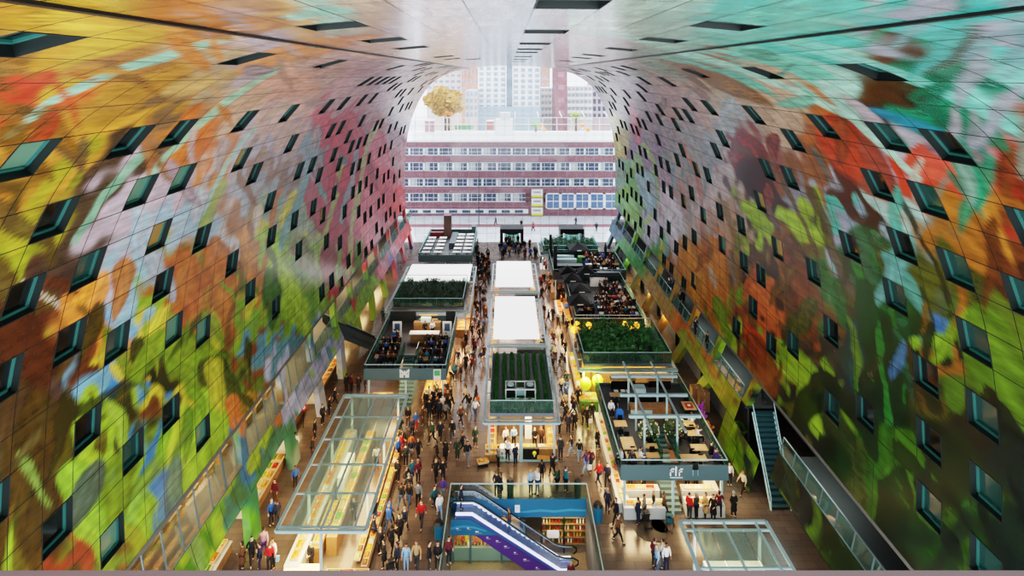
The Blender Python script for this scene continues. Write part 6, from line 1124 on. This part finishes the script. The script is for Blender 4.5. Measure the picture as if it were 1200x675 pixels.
# ---- pushchairs and carried bags
def pushchair(x, y, rz, label, col):
    t = thing('pushchair', label, 'pushchair', (x, y, 0), rz); b = MB()
    for s in (-.24, .24): b.bar((s, .35, .12), (s, -.2, .95), .035); b.bar((s, -.4, .1), (s, .2, .7), .035)
    b.bar((-.24, -.2, .95), (.24, -.2, .95), .04); b.bar((-.24, .35, .12), (.24, .35, .12), .03); b.bar((-.24, -.4, .1), (.24, -.4, .1), .03); b.build('frame', M_dark, t); b = MB(); b.prism([(-.1, .45), (.3, .5), (.32, .6), (-.02, .6), (-.15, .95), (-.25, .92)], 'x', -.2, .2); b.build('seat', mat('pram_'+col, col, .8), t); b = MB(); n = 8
    for k in range(n): a0, a1 = PI*.1+PI*.55*k/n, PI*.1+PI*.55*(k+1)/n; b.quad((-.21, -.02+.32*math.cos(a0), .75+.3*math.sin(a0)), (.21, -.02+.32*math.cos(a0), .75+.3*math.sin(a0)), (.21, -.02+.32*math.cos(a1), .75+.3*math.sin(a1)), (-.21, -.02+.32*math.cos(a1), .75+.3*math.sin(a1)))
    b.build('hood', mat('pram_'+col, col, .8), t)
    for sx in (-.25, .25):
        for sy in (.35, -.4): b = MB(); b.cyl((sx-.02, sy, .12), (sx+.02, sy, .12), .12, 14); b.build('wheel', M_rub, t)
p = P(757, 616); pushchair(p.x, p.y, .2, 'black pushchair before the left front counter of the lettered stall', '1c1e24'); p = P(785, 620); pushchair(p.x, p.y, -.4, 'pushchair with teal hood before the stairs of the lettered stall', '1c5a6a'); p = P(450, 668); pushchair(p.x+.5, p.y-.4, .6, 'black pushchair beside the long glass stall, bottom of the left aisle', '202226')
bgm = MB(); bgm.prism([(-.16, 0), (.16, 0), (.18, .34), (-.18, .34)], 'y', -.07, .07); BG = bgm.mesh('bag_body', mat('bag', 'ffffff', .6, objcol=True)); bgm = MB(); bgm.tube([(-.1, 0, .34), (-.08, 0, .5), (0, 0, .56), (.08, 0, .5), (.1, 0, .34)], .012, 6); BH = bgm.mesh('handle', M_dark)
for px, py, col, lab in ((560, 474, 'orange', 'orange carrier bag carried by a shopper in the near left aisle'), (548, 473, 'teal', 'teal carrier bag carried by a shopper in the near left aisle'), (692, 501, 'white', 'white carrier bag carried by a shopper left of the lettered stall'), (691, 556, 'white', 'white carrier bag carried beside the purple jacket shopper'), (324, 665, 'light blue', 'light blue carrier bag held at the left wall passage'), (650, 575, 'tan', 'tan carrier bag held by the person near the balustrade')):
    p = P(px, py); o = thing('carrier_bag', lab, 'bag', (p.x, p.y, .42)); obj('bag_body', BG, o, color=lin(CC[col])); obj('handle', BH, o)
# ================================================================ LABELS: number the look-alikes along the hall
ONE = ['first','second','third','fourth','fifth','sixth','seventh','eighth','ninth','tenth','eleventh','twelfth','thirteenth','fourteenth','fifteenth','sixteenth','seventeenth','eighteenth','nineteenth','twentieth','twenty-first','twenty-second','twenty-third','twenty-fourth','twenty-fifth']
bpy.context.view_layer.update()
by = {}
for o in REG: by.setdefault(o['label'], []).append(o)
for lab, os_ in by.items():
    if len(os_) < 2: continue
    ys = [o.matrix_world.translation.y for o in os_]; xs = [o.matrix_world.translation.x for o in os_]
    alongx = max(xs)-min(xs) > max(ys)-min(ys)
    os_.sort(key=lambda o: o.matrix_world.translation.x if alongx else o.matrix_world.translation.y)
    for k, o in enumerate(os_): o['label'] = lab+(', %s from left' if alongx else ', %s from front') % ONE[min(k, 24)]
def area(name, loc, rot, sx, sy, power, col=(1,1,1), spread=PI):
    l = bpy.data.lights.new(name, 'AREA'); l.shape = 'RECTANGLE'; l.size = sx; l.size_y = sy; l.energy = power; l.color = col; l.spread = spread
    o = bpy.data.objects.new(name, l); COL.objects.link(o); o.location = loc; o.rotation_euler = rot; return o
for (x, y, z, sx, sy, pw, col) in LIGHTS: area('stall_light', (x, y, z), (0, 0, 0), sx, sy, pw, col)
b = MB(); b.box(-4, 4, 2.0, 2.05, 27, HC-(668.5-VY)*2.05/F); struct(b.build('trim_99', mat('parapet', '2a0e0c', .6, noise=.2)))
# ================================================================ CAMERA, WORLD, LIGHT
cam = bpy.data.cameras.new('camera'); co = bpy.data.objects.new('camera', cam); COL.objects.link(co)
co.location = (0, 0, HC); co.rotation_euler = (PI/2, 0, 0); cam.sensor_width = 36; cam.lens = 36*F/1200; cam.shift_x = (600-VX)/1200; cam.shift_y = -(337.5-VY)/1200; cam.clip_start = .1; cam.clip_end = 2000; SC.camera = co
w = bpy.data.worlds.new('sky'); SC.world = w; w.use_nodes = True; bg = w.node_tree.nodes['Background']; bg.inputs['Color'].default_value = (.86, .93, 1.0, 1); bg.inputs['Strength'].default_value = 3.0
area('daylight_near_glass', (0, 2.5, 20), (PI/2, 0, 0), 36, 26, 3000, (1, .97, .93))
l = bpy.data.lights.new('sun', 'SUN'); l.energy = 4.0; l.angle = .6; l.color = (.9, .95, 1); o = bpy.data.objects.new('sun', l); COL.objects.link(o); o.rotation_euler = (R(31), 0, R(176))
SC.view_settings.view_transform = 'Filmic'; SC.view_settings.look = 'High Contrast'; SC.view_settings.exposure = 0.35
SC.cycles.use_denoising = True; SC.cycles.max_bounces = 6; SC.cycles.transparent_max_bounces = 16
